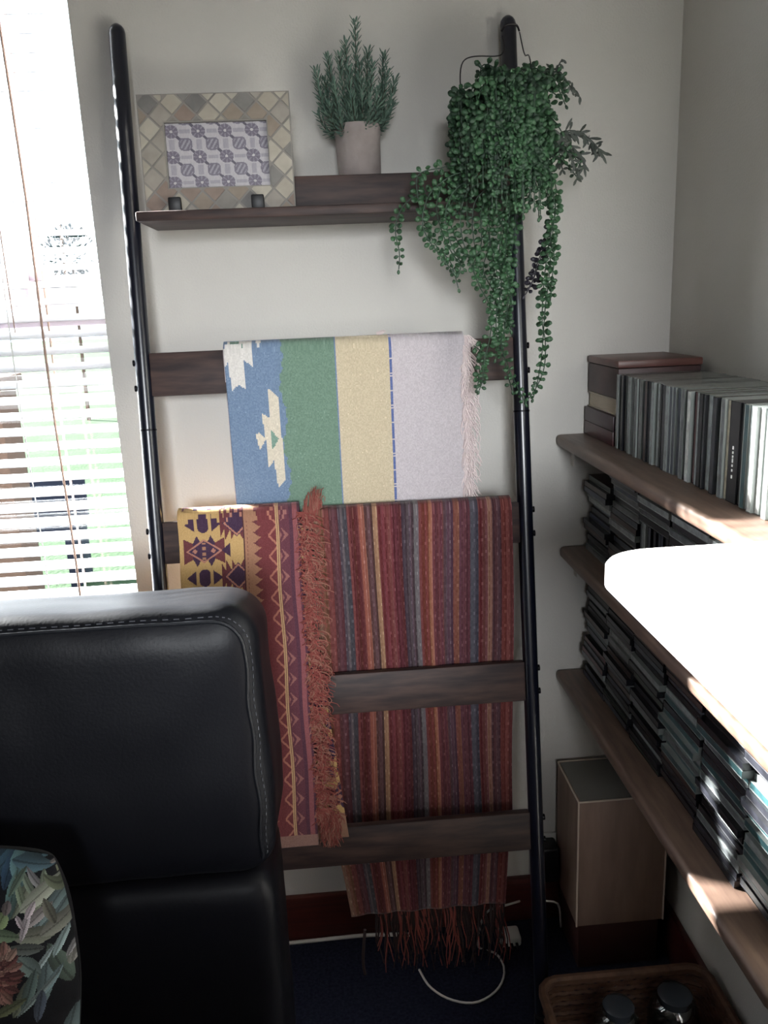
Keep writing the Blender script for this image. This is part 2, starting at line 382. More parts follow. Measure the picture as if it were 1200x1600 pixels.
# shelf at the top: plank with an upright lip
bm = bmesh.new(); box(bm, (XA + .030, 1.365, .133), (XB - .014, 1.53, .148), .003); plank = fin('shelf_plank', bm, M['rung'], lad)
bm = bmesh.new(); box(bm, (XA + .040, 1.436, .148), (XB - .014, 1.452, .201), .003); fin('upright_board', bm, M['rung'], lad)
for x, s in ((XA + .02, 1), (XB - .02, -1)):
    bm = bmesh.new(); box(bm, (min(x, x - s * .012), 1.470, .149), (max(x, x + s * .020), 1.495, .154), .001); fin('bracket', bm, M['rail'], lad)

# ------------------------------------------------------------------ framed tile on clips
fy = 1.410
fx0, fx1 = at_y(219, 240, fy).x, at_y(457, 240, fy).x; fz0, fz1 = .150, .324
fr = thing('framed_tile', 'framed blue and white patterned tile in a mosaic stone frame, on the top shelf', 'tile frame', ((fx0 + fx1) / 2, fy, fz0))
lean = Matrix.Rotation(math.radians(-4), 3, 'X'); piv = Vector((0, fy, fz0))
def tilt_obj(o):
    # lean the whole frame back against the upright board
    me = o.data; org = ORG[fr.name]
    for v in me.vertices: v.co = piv + lean @ (v.co + org - piv) - org
ix0, ix1 = at_y(259, 240, fy).x, at_y(419, 240, fy).x; iz0, iz1 = at_y(340, 291, fy).z, at_y(340, 187, fy).z
bm = bmesh.new()
for (a, b, c, d) in ((fx0, ix0, fz0, fz1), (ix1, fx1, fz0, fz1), (ix0, ix1, fz0, iz0), (ix0, ix1, iz1, fz1)): box(bm, (a, fy, c), (b, fy + .014, d))
bmesh.ops.remove_doubles(bm, verts=bm.verts, dist=1e-5)
o = fin('frame_body', bm, M['stone'], fr, smooth=False); tilt_obj(o)
pitch = .0372; hd = pitch / 2 * .88
tcols = [(170, 164, 152), (146, 142, 134), (186, 178, 162), (152, 134, 120), (134, 132, 128), (196, 190, 174), (160, 146, 130), (126, 124, 120)]
tcols = [tuple(int(q * f) for q, f in zip(c_, (.86, .85, .85))) for c_ in tcols]
tm = [mat('mosaic_stone', c_, .6, noise=(50, tuple(min(255, q + 12) for q in c_), 3)) for c_ in tcols]
def clip(poly, ax, lim, sign):
    out = []
    for i in range(len(poly)):
        p, q = poly[i], poly[(i + 1) % len(poly)]; dp = sign * (p[ax] - lim); dq = sign * (q[ax] - lim)
        if dp >= 0: out.append(p)
        if dp * dq < 0:
            t = dp / (dp - dq); out.append((p[0] + (q[0] - p[0]) * t, p[1] + (q[1] - p[1]) * t))
    return out
g = .0018
strips = [(fx0 + g, ix0 - g, fz0 + g, fz1 - g), (ix1 + g, fx1 - g, fz0 + g, fz1 - g), (ix0 - g, ix1 + g, fz0 + g, iz0 - g), (ix0 - g, ix1 + g, iz1 + g, fz1 - g)]
tr = random.Random(5)
for j in range(-1, 12):
    for i in range(-1, 16):
        cx = fx0 + .016 + i * pitch / 2; cz = fz0 + .012 + j * pitch / 2
        if (i + j) % 2: continue
        mi = tr.randrange(len(tm))
        for (a, b, c, d) in strips:
            poly = [(cx - hd, cz), (cx, cz - hd), (cx + hd, cz), (cx, cz + hd)]
            for ax, lim, sg in ((0, a, 1), (0, b, -1), (1, c, 1), (1, d, -1)):
                if poly: poly = clip(poly, ax, lim, sg)
            if len(poly) < 3: continue
            ar = abs(sum(poly[q][0] * poly[(q + 1) % len(poly)][1] - poly[(q + 1) % len(poly)][0] * poly[q][1] for q in range(len(poly)))) / 2
            if ar < 2.5e-5: continue
            bm = bmesh.new(); pr = tr.uniform(.0010, .0020)
            A = [bm.verts.new((x, fy - pr, z)) for x, z in poly]; B = [bm.verts.new((x, fy + .001, z)) for x, z in poly]
            bm.faces.new(A); bm.faces.new(B[::-1])
            for q in range(len(A)): bm.faces.new((A[q], A[(q + 1) % len(A)], B[(q + 1) % len(A)], B[q]))
            o = fin('mosaic_tile', bm, tm[mi], fr, smooth=False); tilt_obj(o)
def tilecol(u, v):
    # u, v in photograph pixels inside the tile: period 41.5 x 41.5
    x = (u - 268) / 42.3; y = (v - 200) / 41.0
    base = np.tile(np.array([184., 178., 184.]), (len(u), 1))
    fx = x - np.round(x); fyy = y - np.round(y); d1 = np.hypot(fx, fyy)
    gx = (x - .5) - np.round(x - .5); gy = (y - .5) - np.round(y - .5)
    sq = (np.abs(gx) ** 3 + np.abs(gy) ** 3) ** (1 / 3.)
    swirl = (np.abs(fx) < .10) & (np.abs(fyy) > .30) | (np.abs(fyy) < .07) & (np.abs(fx) > .30)
    base[swirl] = (160, 154, 166)
    diag = (np.abs(gx - gy) < .07) & (sq > .2) & (sq < .6); base[diag] = (92, 86, 104)
    ring = d1 < .26; base[ring] = (112, 102, 122)
    pet = ring & (d1 > .1) & (np.cos(8 * np.arctan2(fyy, fx)) > .55); base[pet] = (140, 132, 148)
    base[d1 < .055] = (196, 190, 190)
    s2 = sq < .25; base[s2] = (118, 110, 128)
    base[s2 & (np.abs(np.sin(9 * (gx + .6 * gy) * 2)) > .75) & (sq < .2)] = (156, 150, 162)
    return base
Uq = np.linspace(259, 419, 150); Vq = np.linspace(291, 187, 98)
o = sheet('patterned_tile', Uq, Vq, lambda u, v: Vector((ix0 + (u - 259) / 160 * (ix1 - ix0), fy + .008, iz0 + (291 - v) / 104 * (iz1 - iz0))), tilecol, M['tilecol'], fr, thick=.004); tilt_obj(o)
for px in (273, 403):
    c = at_y(px, 318, fy - .01)
    st = thing('display_clip', 'small black display clip under the %s of the tile frame' % ('left end' if px < 300 else 'right end'), 'clip', (c.x, fy, .148))
    bm = bmesh.new(); box(bm, (c.x - .010, fy - .0125, .1485), (c.x + .010, fy - .0065, .171), .002); fin('hook', bm, M['black'], st)
    bm = bmesh.new(); box(bm, (c.x - .010, fy - .010, .1482), (c.x + .010, fy + .020, .1498), .0006); fin('base', bm, M['black'], st)

# ------------------------------------------------------------------ small potted plant
pc = Vector((.079, 1.492, .148))
pp = thing('potted_plant', 'bushy grey-green artificial herb in a pale cement pot, middle of the top shelf', 'plant', pc)
bm = bmesh.new(); lathe(bm, pc, [(.030, .0), (.034, .004), (.0355, .06), (.0375, .115), (.0395, .124), (.0385, .135), (.0345, .136), (.033, .12)], 32, jit=.0007); fin('pot', bm, M['cement'], pp)
bm = bmesh.new(); lathe(bm, pc, [(.001, .119), (.0335, .120), (.001, .123)], 24); fin('soil', bm, M['soil'], pp)
stems = [(555, 36, .0), (512, 88, .0), (530, 84, -.01), (600, 84, .01), (582, 100, -.015), (616, 126, .0), (494, 112, .005), (500, 150, -.01), (612, 165, .0), (545, 110, -.02), (565, 130, -.025), (522, 130, -.02), (590, 140, -.02), (575, 78, .01), (540, 70, .01), (606, 112, -.01), (508, 128, .015), (550, 150, -.03), (580, 165, -.03), (515, 165, -.02), (602, 180, -.01), (498, 178, .0), (530, 175, -.032), (598, 155, .01), (562, 95, .0), (542, 160, .01)]
pr_ = random.Random(3)
for sx, sy, dy in stems:
    tip = at_y(sx, sy, 1.48 + dy); b0 = pc + Vector((pr_.uniform(-.02, .02), pr_.uniform(-.02, .02), .12))
    mid = b0.lerp(tip, .45) + Vector(((tip.x - b0.x) * .28, dy * .2, -.008))
    P = resample([b0, mid, tip], .004)
    bm = bmesh.new(); tube(bm, P, [.0016 * (1 - .6 * i / len(P)) for i in range(len(P))], 5); st = fin('stem', bm, M['twig'], pp)
    bm = bmesh.new()
    for i in range(2, len(P)):
        t = (P[min(i + 1, len(P) - 1)] - P[i - 1]).normalized()
        for q in range(4):
            a = q * 1.57 + i * .8 + pr_.uniform(-.3, .3); s = t.orthogonal().normalized(); d = (s * math.cos(a) + t.cross(s) * math.sin(a))
            leaf(bm, P[i] + d * .0012, d * .75 + t * pr_.uniform(.7, 1.3), t, pr_.uniform(.011, .016), .0036, .0007, 4)
    o = fin('leaves', bm, M['rosemary'], st); o['kind'] = 'stuff'

# ------------------------------------------------------------------ trailing plant in hanging basket
bc = Vector((.290, 1.362, .178))
tp = thing('trailing_plant', 'lush green trailing plant in a woven basket hung from the right rail', 'plant', bc)
bm = bmesh.new(); lathe(bm, bc, [(.050, .0), (.053, .003), (.063, .085), (.061, .090), (.057, .085), (.046, .006)], 32)
bk = fin('basket', bm, M['wicker'], tp)
bm = bmesh.new()
for k in range(11):
    z = .004 + k * .0082; r0 = .0525 + .0105 * k / 10
    P = [bc + Vector(((r0 + .0018 * math.cos(14 * a + math.pi * k)) * math.cos(a), (r0 + .0018 * math.cos(14 * a + math.pi * k)) * math.sin(a), z)) for a in [2 * math.pi * q / 56 for q in range(57)]]
    tube(bm, P, .0034, 5, cap=False)
o = fin('weave', bm, M['wicker'], bk)
bm = bmesh.new()
for s in (-1, 1):
    tube(bm, resample([bc + Vector((s * .055, 0, .085)), bc + Vector((s * .052, .02, .17)), Vector((XB + s * .019, 1.49, .385)), Vector((XB + s * .015, 1.51, .425))], .008), .0010, 6)
tube(bm, resample([(XB - .015, 1.51, .425), (XB - .008, 1.503, .432), (XB + .008, 1.503, .432), (XB + .015, 1.51, .425)], .003), .0018, 6)
fin('handle', bm, M['wire'], tp)
vr = random.Random(21)
def vine(pts, mt='leaf', step=.0078, L=.0118, W=.0086, tot=tp, parent=None):
    P = resample(pts, step / 2)
    bm = bmesh.new(); tube(bm, P, .0009, 5); st = fin('vine', bm, M['leaf2' if mt != 'purpleleaf' else mt], tot)
    bm = bmesh.new()
    for i in range(1, len(P) - 1, 2):
        t = (P[i + 1] - P[i - 1]).normalized(); v = Vector((0, -1, 0))
        s = t.cross(v); s = s.normalized() if s.length > .1 else Vector((1, 0, 0))
        tw = .9 * math.sin(i * .55) + vr.uniform(-.35, .35)
        s = (s * math.cos(tw) + v * math.sin(tw)).normalized()
        f = 1.0 if i < len(P) * .8 else .75
        for sg in (-1, 1):
            d = s * sg + t * vr.uniform(-.1, .4) + Vector((0, 0, vr.uniform(-.15, .15)))
            leaf(bm, P[i] + s * sg * .0008, d, v + s * .2, L * f * vr.uniform(.85, 1.12), W * f * vr.uniform(.85, 1.1), .0020, 6)
    leaf(bm, P[-1], (P[-1] - P[-2]), Vector((0, -1, 0)), L * .7, W * .6, .0015, 6)
    o = fin('leaves', bm, M[mt], st); o['kind'] = 'stuff'
def vpx(lst, y0=1.335, y1=1.345, **k):
    n = len(lst); vine([at_y(x, y, y0 + (y1 - y0) * i / (n - 1)) for i, (x, y) in enumerate(lst)], **k)
V = [
 ([(760, 250), (690, 262), (655, 272), (652, 300), (662, 345), (682, 385), (704, 410), (716, 450)], 1.335, 1.345),
 ([(750, 262), (690, 290), (640, 312), (622, 338), (618, 365), (624, 395), (623, 422)], 1.345, 1.350),
 ([(770, 270), (720, 270), (690, 285), (668, 310), (660, 345), (668, 372), (690, 402), (708, 425)], 1.325, 1.335),
 ([(770, 270), (725, 285), (700, 315), (697, 350), (706, 385), (720, 412), (716, 428)], 1.325, 1.335),
 ([(770, 280), (735, 295), (720, 330), (722, 370), (733, 405), (742, 430)], 1.32, 1.33),
 ([(775, 285), (745, 310), (738, 345), (741, 380), (748, 420), (756, 440)], 1.33, 1.34),
 ([(775, 285), (752, 330), (752, 380), (740, 415), (748, 445), (762, 470), (768, 490)], 1.32, 1.335),
 ([(785, 290), (765, 335), (768, 390), (778, 440), (770, 490), (765, 530), (757, 565), (755, 590), (748, 612)], 1.325, 1.34),
 ([(790, 290), (785, 340), (780, 400), (783, 450), (775, 500), (780, 545), (790, 575), (800, 610)], 1.315, 1.335),
 ([(800, 290), (795, 345), (790, 400), (795, 450), (790, 505), (783, 540), (797, 580), (812, 612), (822, 632)], 1.31, 1.33),
 ([(800, 295), (806, 340), (800, 390), (797, 420), (800, 455), (794, 490), (798, 515)], 1.32, 1.34),
 ([(770, 295), (760, 340), (765, 380), (755, 420), (768, 450), (782, 470), (788, 520), (775, 560)], 1.33, 1.345),
 ([(705, 268), (712, 300), (702, 335), (712, 372), (730, 398)], 1.335, 1.34),
 ([(690, 290), (682, 325), (690, 360), (704, 392), (725, 420)], 1.318, 1.33),
 ([(855, 262), (868, 290), (866, 340), (861, 385), (858, 430), (852, 480), (849, 520), (846, 560), (840, 595), (833, 622)], 1.325, 1.335),
 ([(860, 268), (863, 300), (868, 330), (860, 370), (866, 400), (862, 440), (860, 470)], 1.315, 1.325),
 ([(850, 270), (858, 310), (862, 350), (856, 390), (850, 440), (847, 500), (852, 535), (850, 575), (838, 605), (822, 628)], 1.33, 1.34),
 ([(720, 395), (740, 400), (765, 385), (775, 410), (768, 440)], 1.315, 1.325),
 ([(740, 540), (755, 555), (750, 585), (745, 608)], 1.35, 1.35),
 ([(760, 300), (775, 330), (790, 370), (782, 400), (793, 430), (800, 470)], 1.31, 1.32),
 ([(815, 290), (828, 300), (818, 320), (812, 340)], 1.33, 1.33),
]
for lst, a, b in V: vpx(lst, a, b)
vpx([(862, 350), (850, 385), (840, 410), (832, 440), (820, 462)], 1.35, 1.36, mt='purpleleaf')
vpx([(858, 372), (846, 400), (836, 430), (826, 450)], 1.355, 1.36, mt='purpleleaf')
# crown of upright and arching stems
for k in range(120):
    x = vr.gauss(0, 1)
    sx = min(880, max(748, 805 + 42 * x)); sy = vr.uniform(98, 260) - 0
    if sy < 140: sx = min(862, max(755, sx))
    if sx > 862 and sy < 185: sx -= 26
    tip = at_y(sx, sy, vr.uniform(1.29, 1.39)); b0 = bc + Vector((vr.uniform(-.035, .035), vr.uniform(-.035, .03), .075))
    up = b0.lerp(tip, .55) + Vector((0, 0, .02))
    end = tip + Vector(((tip.x - bc.x) * .25, -.008, -vr.uniform(.004, .04)))
    vine([b0, up, tip, end], 'leaf' if vr.random() < .55 else 'leaf2', .0085, .0125, .0085)
for k in range(80):   # stems falling over the basket's rim
    a = vr.uniform(math.pi * .95, math.pi * 2.05) if k % 2 else vr.gauss(math.pi * 1.5, .45); d = Vector((math.cos(a), math.sin(a), 0))
    b0 = bc + d * .035 + Vector((0, 0, .085)); hz_ = vr.uniform(-.035, .035); P = [b0, bc + d * (.060 + vr.uniform(0, .014)) + Vector((0, 0, .10 + hz_)), bc + d * .074 + Vector((0, 0, .06 + hz_)), bc + d * .073 + Vector((0, 0, .045 - vr.uniform(.02, .11)))]
    vine(P, 'leaf' if vr.random() < .6 else 'leaf2', .0075 + vr.uniform(0, .002), .0118, .0086)
# smoky feathery sprigs at the right
def sprig(path, y, long_, n=4):
    P = resample([at_y(a, b, y) for a, b in path], .006)
    bm = bmesh.new(); tube(bm, P, .0010, 5); st = fin('sprig', bm, M['fern'], tp); bm = bmesh.new()
    for i in range(1, len(P)):
        for q in range(n):
            d = Vector((vr.uniform(-.5, 1.0), vr.uniform(-.5, .5), vr.uniform(-1.3, .35)))
            leaf(bm, P[i], d, Vector((0, -1, 0)), long_ * vr.uniform(.6, 1.1), .0042, .0006, 4)
    o = fin('leaves', bm, M['fern'], st); o['kind'] = 'stuff'
sprig([(855, 235), (885, 205), (915, 212), (940, 238)], 1.34, .022, 5)
sprig([(860, 240), (880, 225), (900, 235), (915, 262)], 1.35, .020, 4)
sprig([(865, 235), (885, 235), (898, 258), (902, 278)], 1.33, .014, 3)
sprig([(862, 245), (874, 250), (880, 270)], 1.36, .016, 3)
sprig([(850, 115), (868, 108), (880, 118), (893, 138), (908, 152)], 1.36, .013, 3)
sprig([(868, 112), (874, 100), (880, 90)], 1.36, .009, 2)

# ------------------------------------------------------------------ cloths
def over_rung(zc, front_y, back_y, zf, zb, top):
    """path of a cloth that hangs over a rung: arc-length table s -> (y, z); s = 0 at the top of the fold"""
    yc = (front_y(zc) + back_y) / 2
    return yc
def drape(x_of, front, zr, ftop, backy, zback, width_fn=None):
    """pos(u, s): s<0 over the rung and down the back, s>=0 down the front; front(z)->y"""
    def pos(u, s):
        ztop = zr; R = (backy - front(zr)) / 2
        if s >= 0:
            z = ztop - R - s; y = front(z)
        elif s > -math.pi * R:
            a = -s / R; z = ztop - R + R * math.sin(a); y = front(ztop - R) + R * (1 - math.cos(a))
        else:
            z = ztop - R - (-s - math.pi * R); y = backy
        return Vector((x_of(u, z), y + .0016 * mnoise.noise(Vector((u * 14, z * 9, 3.1 + (s < 0)))), z))
    return pos
def speck(u, v, amt, seed):
    r = np.random.RandomState(seed); return r.uniform(-amt, amt, (len(u), 1))
# --- pale kilim over the second rung
ZK = -.058; FY = 1.4285
wk = thing('kilim_throw', 'pale kilim in blue, green, cream and white bands, hung over the second rung', 'kilim', (.04, 1.44, ZK))
kx0, kx1 = -.165, .240
mot = []
def zp(lst): return [at_y(340 + a / 5.714, 520 + b / 5.714, FY) for a, b in lst]
motw = [[(45, 160), (90, 60), (300, 60), (305, 110), (320, 300), (235, 240), (258, 505), (190, 455), (130, 520), (95, 255), (60, 320)], [(305, 85), (380, 60), (372, 125), (330, 100)]]
motc = [[(445, 485), (540, 570), (612, 1300), (545, 1382), (505, 1130), (460, 1200), (435, 960), (420, 900), (397, 710), (470, 760)], [(340, 895), (375, 885), (432, 945), (378, 1045)]]
motg = [[(480, 860), (545, 940), (495, 1035), (478, 960)], [(90, 130), (110, 75), (225, 85), (222, 130), (160, 90)]]
def kilcol(u, s):
    z = ZK - .016 - s
    c = np.zeros((len(u), 3)); wob = .004 * np.sin(z * 60) + .0018 * np.sin(z * 290)
    gx = at_y(438, 560, FY).x; ax = at_y(526, 600, FY).x; bx = at_y(610, 600, FY).x
    c[:] = (106, 134, 170); c[u > gx + wob] = (108, 144, 120); c[u > ax] = (206, 186, 148); c[u > bx] = (196, 185, 190)
    c[np.abs(u - ax) < .0013] = (104, 130, 176)
    c[(np.abs(u - bx - .0015) < .0022) & (np.sin(z * 1500) > -.93)] = (84, 104, 170)
    for grp, col in ((motw, (218, 212, 204)), (motc, (216, 202, 176)), (motg, (116, 156, 136))):
        for pl in grp:
            P = zp(pl); c[inpoly(u, z, [(p.x, p.z) for p in P])] = col
    c += speck(u, s, 7, 1)
    fl = np.random.RandomState(4).uniform(size=len(u)) > .99; c[fl & (u < bx)] += 16
    return np.clip(c, 0, 255)
wfront = lambda z: FY + 0 * z
posk = drape(lambda u, z: u, wfront, ZK, FY, 1.462, -.4)
Us = np.linspace(kx0, kx1, 190)
sheet('cloth', Us, np.concatenate([np.linspace(-.36, 0, 50)[:-1], np.linspace(0, .315, 140)]), posk, kilcol, M['cloth'], wk, .007)
sheet('inner_fold', np.linspace(kx0 - .002, kx1 + .012, 30), np.concatenate([np.linspace(-.30, 0, 24)[:-1], np.linspace(0, .31, 24)]), drape(lambda u, z: u, lambda z: FY + .0065, ZK - .0065, FY, 1.4555, -.4), lambda u, s: np.tile(np.array([196., 184., 186.]), (len(u), 1)), M['cloth'], wk, .004)
def fringe(name, parent, n, fx, zr, length, mats, r=.0011, out=.02, down=1.0, seed=1, yj=.006, curl=.006):
    fr_ = random.Random(seed)
    for mi, mt in enumerate(mats):
        bm = bmesh.new()
        for k in range(n // len(mats)):
            t = fr_.random(); b = fx(t); L = length * fr_.uniform(.6, 1.15); P = [b]
            dx = out * fr_.uniform(-.1, 1.0); dy = -fr_.uniform(0, yj); ph = fr_.uniform(0, 6)
            for i in range(1, 7):
                q = i / 6; P.append(b + Vector((dx * math.sin(q * 1.5) + curl * math.sin(q * 5 + ph) * q, dy * q * 1.2 + .3 * curl * math.cos(q * 6 + ph) * q, -down * L * q ** 1.25 + (1 - down) * L * .2 * math.sin(q * 6 + ph))))
            tube(bm, P, [r, r, r, r * .9, r * .8, r * .7, r * .5], 4, cap=False)
        o = fin(name, bm, M[mt], parent); o['kind'] = 'stuff'
fringe('fringe', wk, 260, lambda t: Vector((kx1 - .002, FY - .003, ZK - .02 - t * .25)), 0, .045, ['fr_white'], .0013, .026, seed=2)
fringe('fringe', wk, 60, lambda t: Vector((kx1 - .012 + .02 * t, FY + .004 - .0 * t, ZK - .004 + .0 * t)), 0, .03, ['fr_white'], .0012, .02, seed=9)
fringe('fringe', wk, 24, lambda t: Vector((at_y(592, 527, 1.44).x + .004 * t, 1.445, ZK + .004)), 0, .008, ['fr_white'], .0009, .006, down=-.6, seed=4)
# --- red striped rug over the third rung
ZR = -.340; RF = 1.3868
rx0, rx1 = -.036, .311
sr = thing('striped_rug', 'dark red striped rug over the third rung, tucked behind the rungs below', 'rug', (.15, 1.395, ZR))
sc = [((150, 96, 70), 8), ((142, 60, 56), 5), ((104, 50, 58), 7), ((88, 76, 84), 8), ((122, 48, 50), 9), ((176, 92, 72), 5), ((100, 56, 60), 6), ((178, 124, 84), 4), ((132, 50, 54), 11), ((112, 44, 52), 8), ((86, 62, 72), 9), ((116, 108, 112), 4), ((146, 62, 56), 7), ((182, 106, 74), 3), ((120, 52, 58), 8), ((94, 60, 74), 8), ((154, 78, 60), 4), ((104, 48, 58), 9), ((86, 80, 92), 6), ((124, 50, 52), 8), ((158, 98, 74), 3), ((98, 54, 62), 8), ((138, 56, 54), 9)]
tot_ = sum(q for _, q in sc); edges = np.cumsum([q for _, q in sc]) / tot_
scc = np.array([c for c, _ in sc], float)
rr_ = np.random.RandomState(8); sub = rr_.uniform(-16, 16, (120, 1)) + rr_.uniform(-6, 6, (120, 3))
def rugcol(u, s):
    f = (u - rx0) / (rx1 - rx0); i = np.clip(np.searchsorted(edges, f), 0, len(sc) - 1)
    c = scc[i] + sub[np.clip((f * 118).astype(int), 0, 119)]
    c += speck(u, s, 8, 3)
    hl = (np.sin(u * 2600) * np.sin(s * 700) > .86); c[hl] += 26
    c = (c + (c.mean(axis=1, keepdims=True) - c) * .02) * .88
    return np.clip(c, 0, 255)
def rugx(u, z):
    t = max(0.0, (-.95 - z) / .35); cx = .165
    w_ = 1 - .20 * min(1, t) ** .8
    return cx + (u - cx) * w_ + .0025 * math.sin(z * 9 + u * 20)
def rugy(z): return RF - .002 - .004 * min(1, max(0, (-.36 - z) / .25))
base = drape(rugx, rugy, ZR, 0, 1.4135, 0)
def posr(u, s):
    p = base(u, s)
    if s > 0: p.y += .0022 * math.sin(u * 95 + 1) * min(1, s / .3)
    return p
sheet('cloth', np.linspace(rx0, rx1, 170), np.concatenate([np.linspace(-.5, 0, 40)[:-1], np.linspace(0, .80, 150)]), posr, rugcol, M['cloth'], sr, .005)
fringe('fringe', sr, 150, lambda t: Vector((.165 + (t - .5) * .255, RF - .004, -1.15)), 0, .13, ['fr_dark', 'fr_dark', 'fr_red'], .0016, .012, seed=5, curl=.008)
bm = bmesh.new(); tube(bm, resample([(rx0 + .053, RF - .006, -1.19), (rx0 + .046, RF - .008, -1.26), (rx0 + .05, RF - .01, -1.30)], .01), .003, 6); fin('tassel', bm, M['fr_dark'], sr)
# --- patterned kilim, folded over the third rung left of the striped rug
pk = thing('patterned_kilim', 'folded kilim with yellow, purple and maroon geometric bands behind the sofa', 'kilim', (-.14, 1.39, -.335))
ZP = -.331
pfront = lambda z: 1.3775 - .15 * (-.345 - z)
def PX(px): return at_y(px, 880, 1.375).x
def kilp(u, s):
    z = ZP - .015 - s; c = np.zeros((len(u), 3)); n = len(u)
    yel = (206, 158, 86); pur = (72, 44, 74); mar = (116, 50, 56); tan_ = (176, 116, 82); dred = (128, 50, 54)
    x0, x1, x2, x3, x4, x5, x6 = [PX(q) for q in (283, 384, 406, 436, 452, 462, 470)]
    # band 1: yellow ground with purple hooked medallions, period .091
    per = .0905; zz = (z - (ZP - .062)) / per; fz = zz - np.round(zz); cx = (x0 + x1) / 2 - .013; fx = (u - cx) / per
    b1 = u < x1
    c[:] = mar; c[b1] = yel
    ax_, az_ = np.abs(fx), np.abs(fz); dd = ax_ / .34 + az_ / .22
    c[b1 & (np.abs(az_ - .11) < .13 * np.clip((ax_ - .13) / .25, 0, 2)) & (ax_ < .38)] = mar
    c[b1 & (np.abs(ax_ - .13) < .075 * np.clip((.29 - az_) / .14, 0, 1))] = pur
    c[b1 & (dd < 1)] = pur; c[b1 & (np.abs(dd - .93) < .08)] = (190, 116, 92)
    c[b1 & (np.abs(ax_ - .17) + az_ < .05)] = (190, 116, 92)
    c[b1 & (np.abs(fx) < .035) & (np.abs(np.abs(fz) % .1 - .05) < .03) & (np.abs(fz) < .16)] = tan_
    gz = zz - .5; gz = gz - np.round(gz)
    c[b1 & (np.abs(fx) < .15) & (np.abs(gz) < .20)] = yel
    ov = b1 & ((np.maximum(0, np.abs(gz) - .06) / .10) ** 2 + (fx / .105) ** 2 < 1); c[ov] = pur
    tr1 = b1 & (np.abs(fx) > .16) & (np.abs(fx) < .33) & (np.abs(gz) < (np.where(fx < 0, 1, 1)) * (.34 - np.abs(fx)) * .75); c[tr1] = pur
    fx2 = fx - .62; d2 = np.abs(fx2) + np.abs(gz)
    c[b1 & (np.abs(fx2) < .30) & (np.abs(gz) < .30) & (np.abs(gz) < .10 + .22 * ((np.abs(fx2) * 9) % 1.0))] = mar
    c[b1 & (d2 < .26)] = pur; c[b1 & (np.abs(d2 - .22) < .022)] = (190, 116, 92)
    c[b1 & (np.abs(fx - .40) < .08) & (np.abs(fz) < (.48 - fx) * 0 + np.clip((fx - .32) * .8, 0, 1))] = pur
    c[np.abs(u - x1) < .0011] = (84, 40, 46)
    # band 2: tan with a saw-tooth edge
    per2 = .0178; t2 = np.abs(((z / per2) % 1) - .5) * 2
    b2 = (u >= x1 + .001) & (u < x2 - .009 + .011 * t2 + .004 * np.floor(((z / per2) % 1) * 2)); c[b2] = tan_
    c[b2 & (np.abs(u - x1 - .006) < .0008) & (np.sin(z * 900) > 0)] = (130, 70, 58)
    mid = (u > x2) & (u < x3); c[mid & ~b2] = dred
    xm = PX(437); c[(u > xm) & (u < PX(455))] = (108, 50, 64)
    per3 = .0355; t3 = ((z / per3) % 1); tri = np.abs(t3 - .5) * 2
    dl = (xm - u) / .016; dr = (u - xm) / .018
    L1 = (dl > 0) & (dl < 1) & (np.abs(dl - (1 - tri)) < .14); c[L1] = (186, 104, 82)
    R1 = (dr > 0) & (dr < 1) & (dr < (1 - tri)); c[R1] = (158, 92, 84)
    R2 = R1 & (np.abs(dr - (1 - tri) * .5) < .12); c[R2] = (108, 50, 64)
    c[np.abs(u - xm) < .0030] = (120, 62, 56)
    c[np.abs(u - xm + .0016) < .0010] = (206, 156, 100); c[np.abs(u - xm - .0016) < .0010] = (206, 156, 100)
    c[(u > PX(455))] = (92, 46, 64); c[(u > PX(461)) & (u < PX(468))] = (150, 72, 76)
    c[s > .555] = (150, 104, 92)
    c += speck(u, s, 6, 6)
    return np.clip(c, 0, 255)
kp0, kp1 = PX(283), PX(472)
sheet('cloth', np.linspace(kp0, kp1, 200), np.concatenate([np.linspace(-.40, 0, 60)[:-1], np.linspace(0, .575, 420)]), drape(lambda u, z: u + .0012 * math.sin(z * 30), pfront, ZP, 0, 1.418, 0), kilp, M['cloth'], pk, .008)
def underx(u, z): return u + .10 * max(0, (-.45 - z))
sheet('under_layer', np.linspace(kp0 + .10, kp1 + .006, 120), np.linspace(.02, .575, 330), drape(underx, lambda z: pfront(z) + .0075, ZP - .004, 0, 1.408, 0),
      lambda u, s: np.where((s > .53)[:, None], np.array([[168., 116., 88.]]), kilp(kp0 + .028 + (kp1 - u + .10 * np.clip(s - .12, 0, 1)) * .8, s)), M['cloth'], pk, .004)
fringe('fringe', pk, 900, lambda t: Vector((kp1 - .004 + .016 * ((t * 77) % 1), pfront(-.35 - t * .53) - .004, -.34 - t * .545)), 0, .035, ['fr_red', 'fr_red', 'fr_tan'], .0011, .034, down=.5, seed=7, curl=.010)
fringe('fringe', pk, 140, lambda t: Vector((kp1 + .002 + .026 * t, pfront(-.86) - .004, -.865)), 0, .062, ['fr_tan', 'fr_red'], .0013, .014, seed=12)
fringe('fringe', pk, 110, lambda t: Vector((PX(482) + .016 * t, 1.380, -.352 + .010 * t)), 0, .048, ['fr_red', 'fr_tan'], .0010, .018, down=-.62, seed=13, curl=.005)

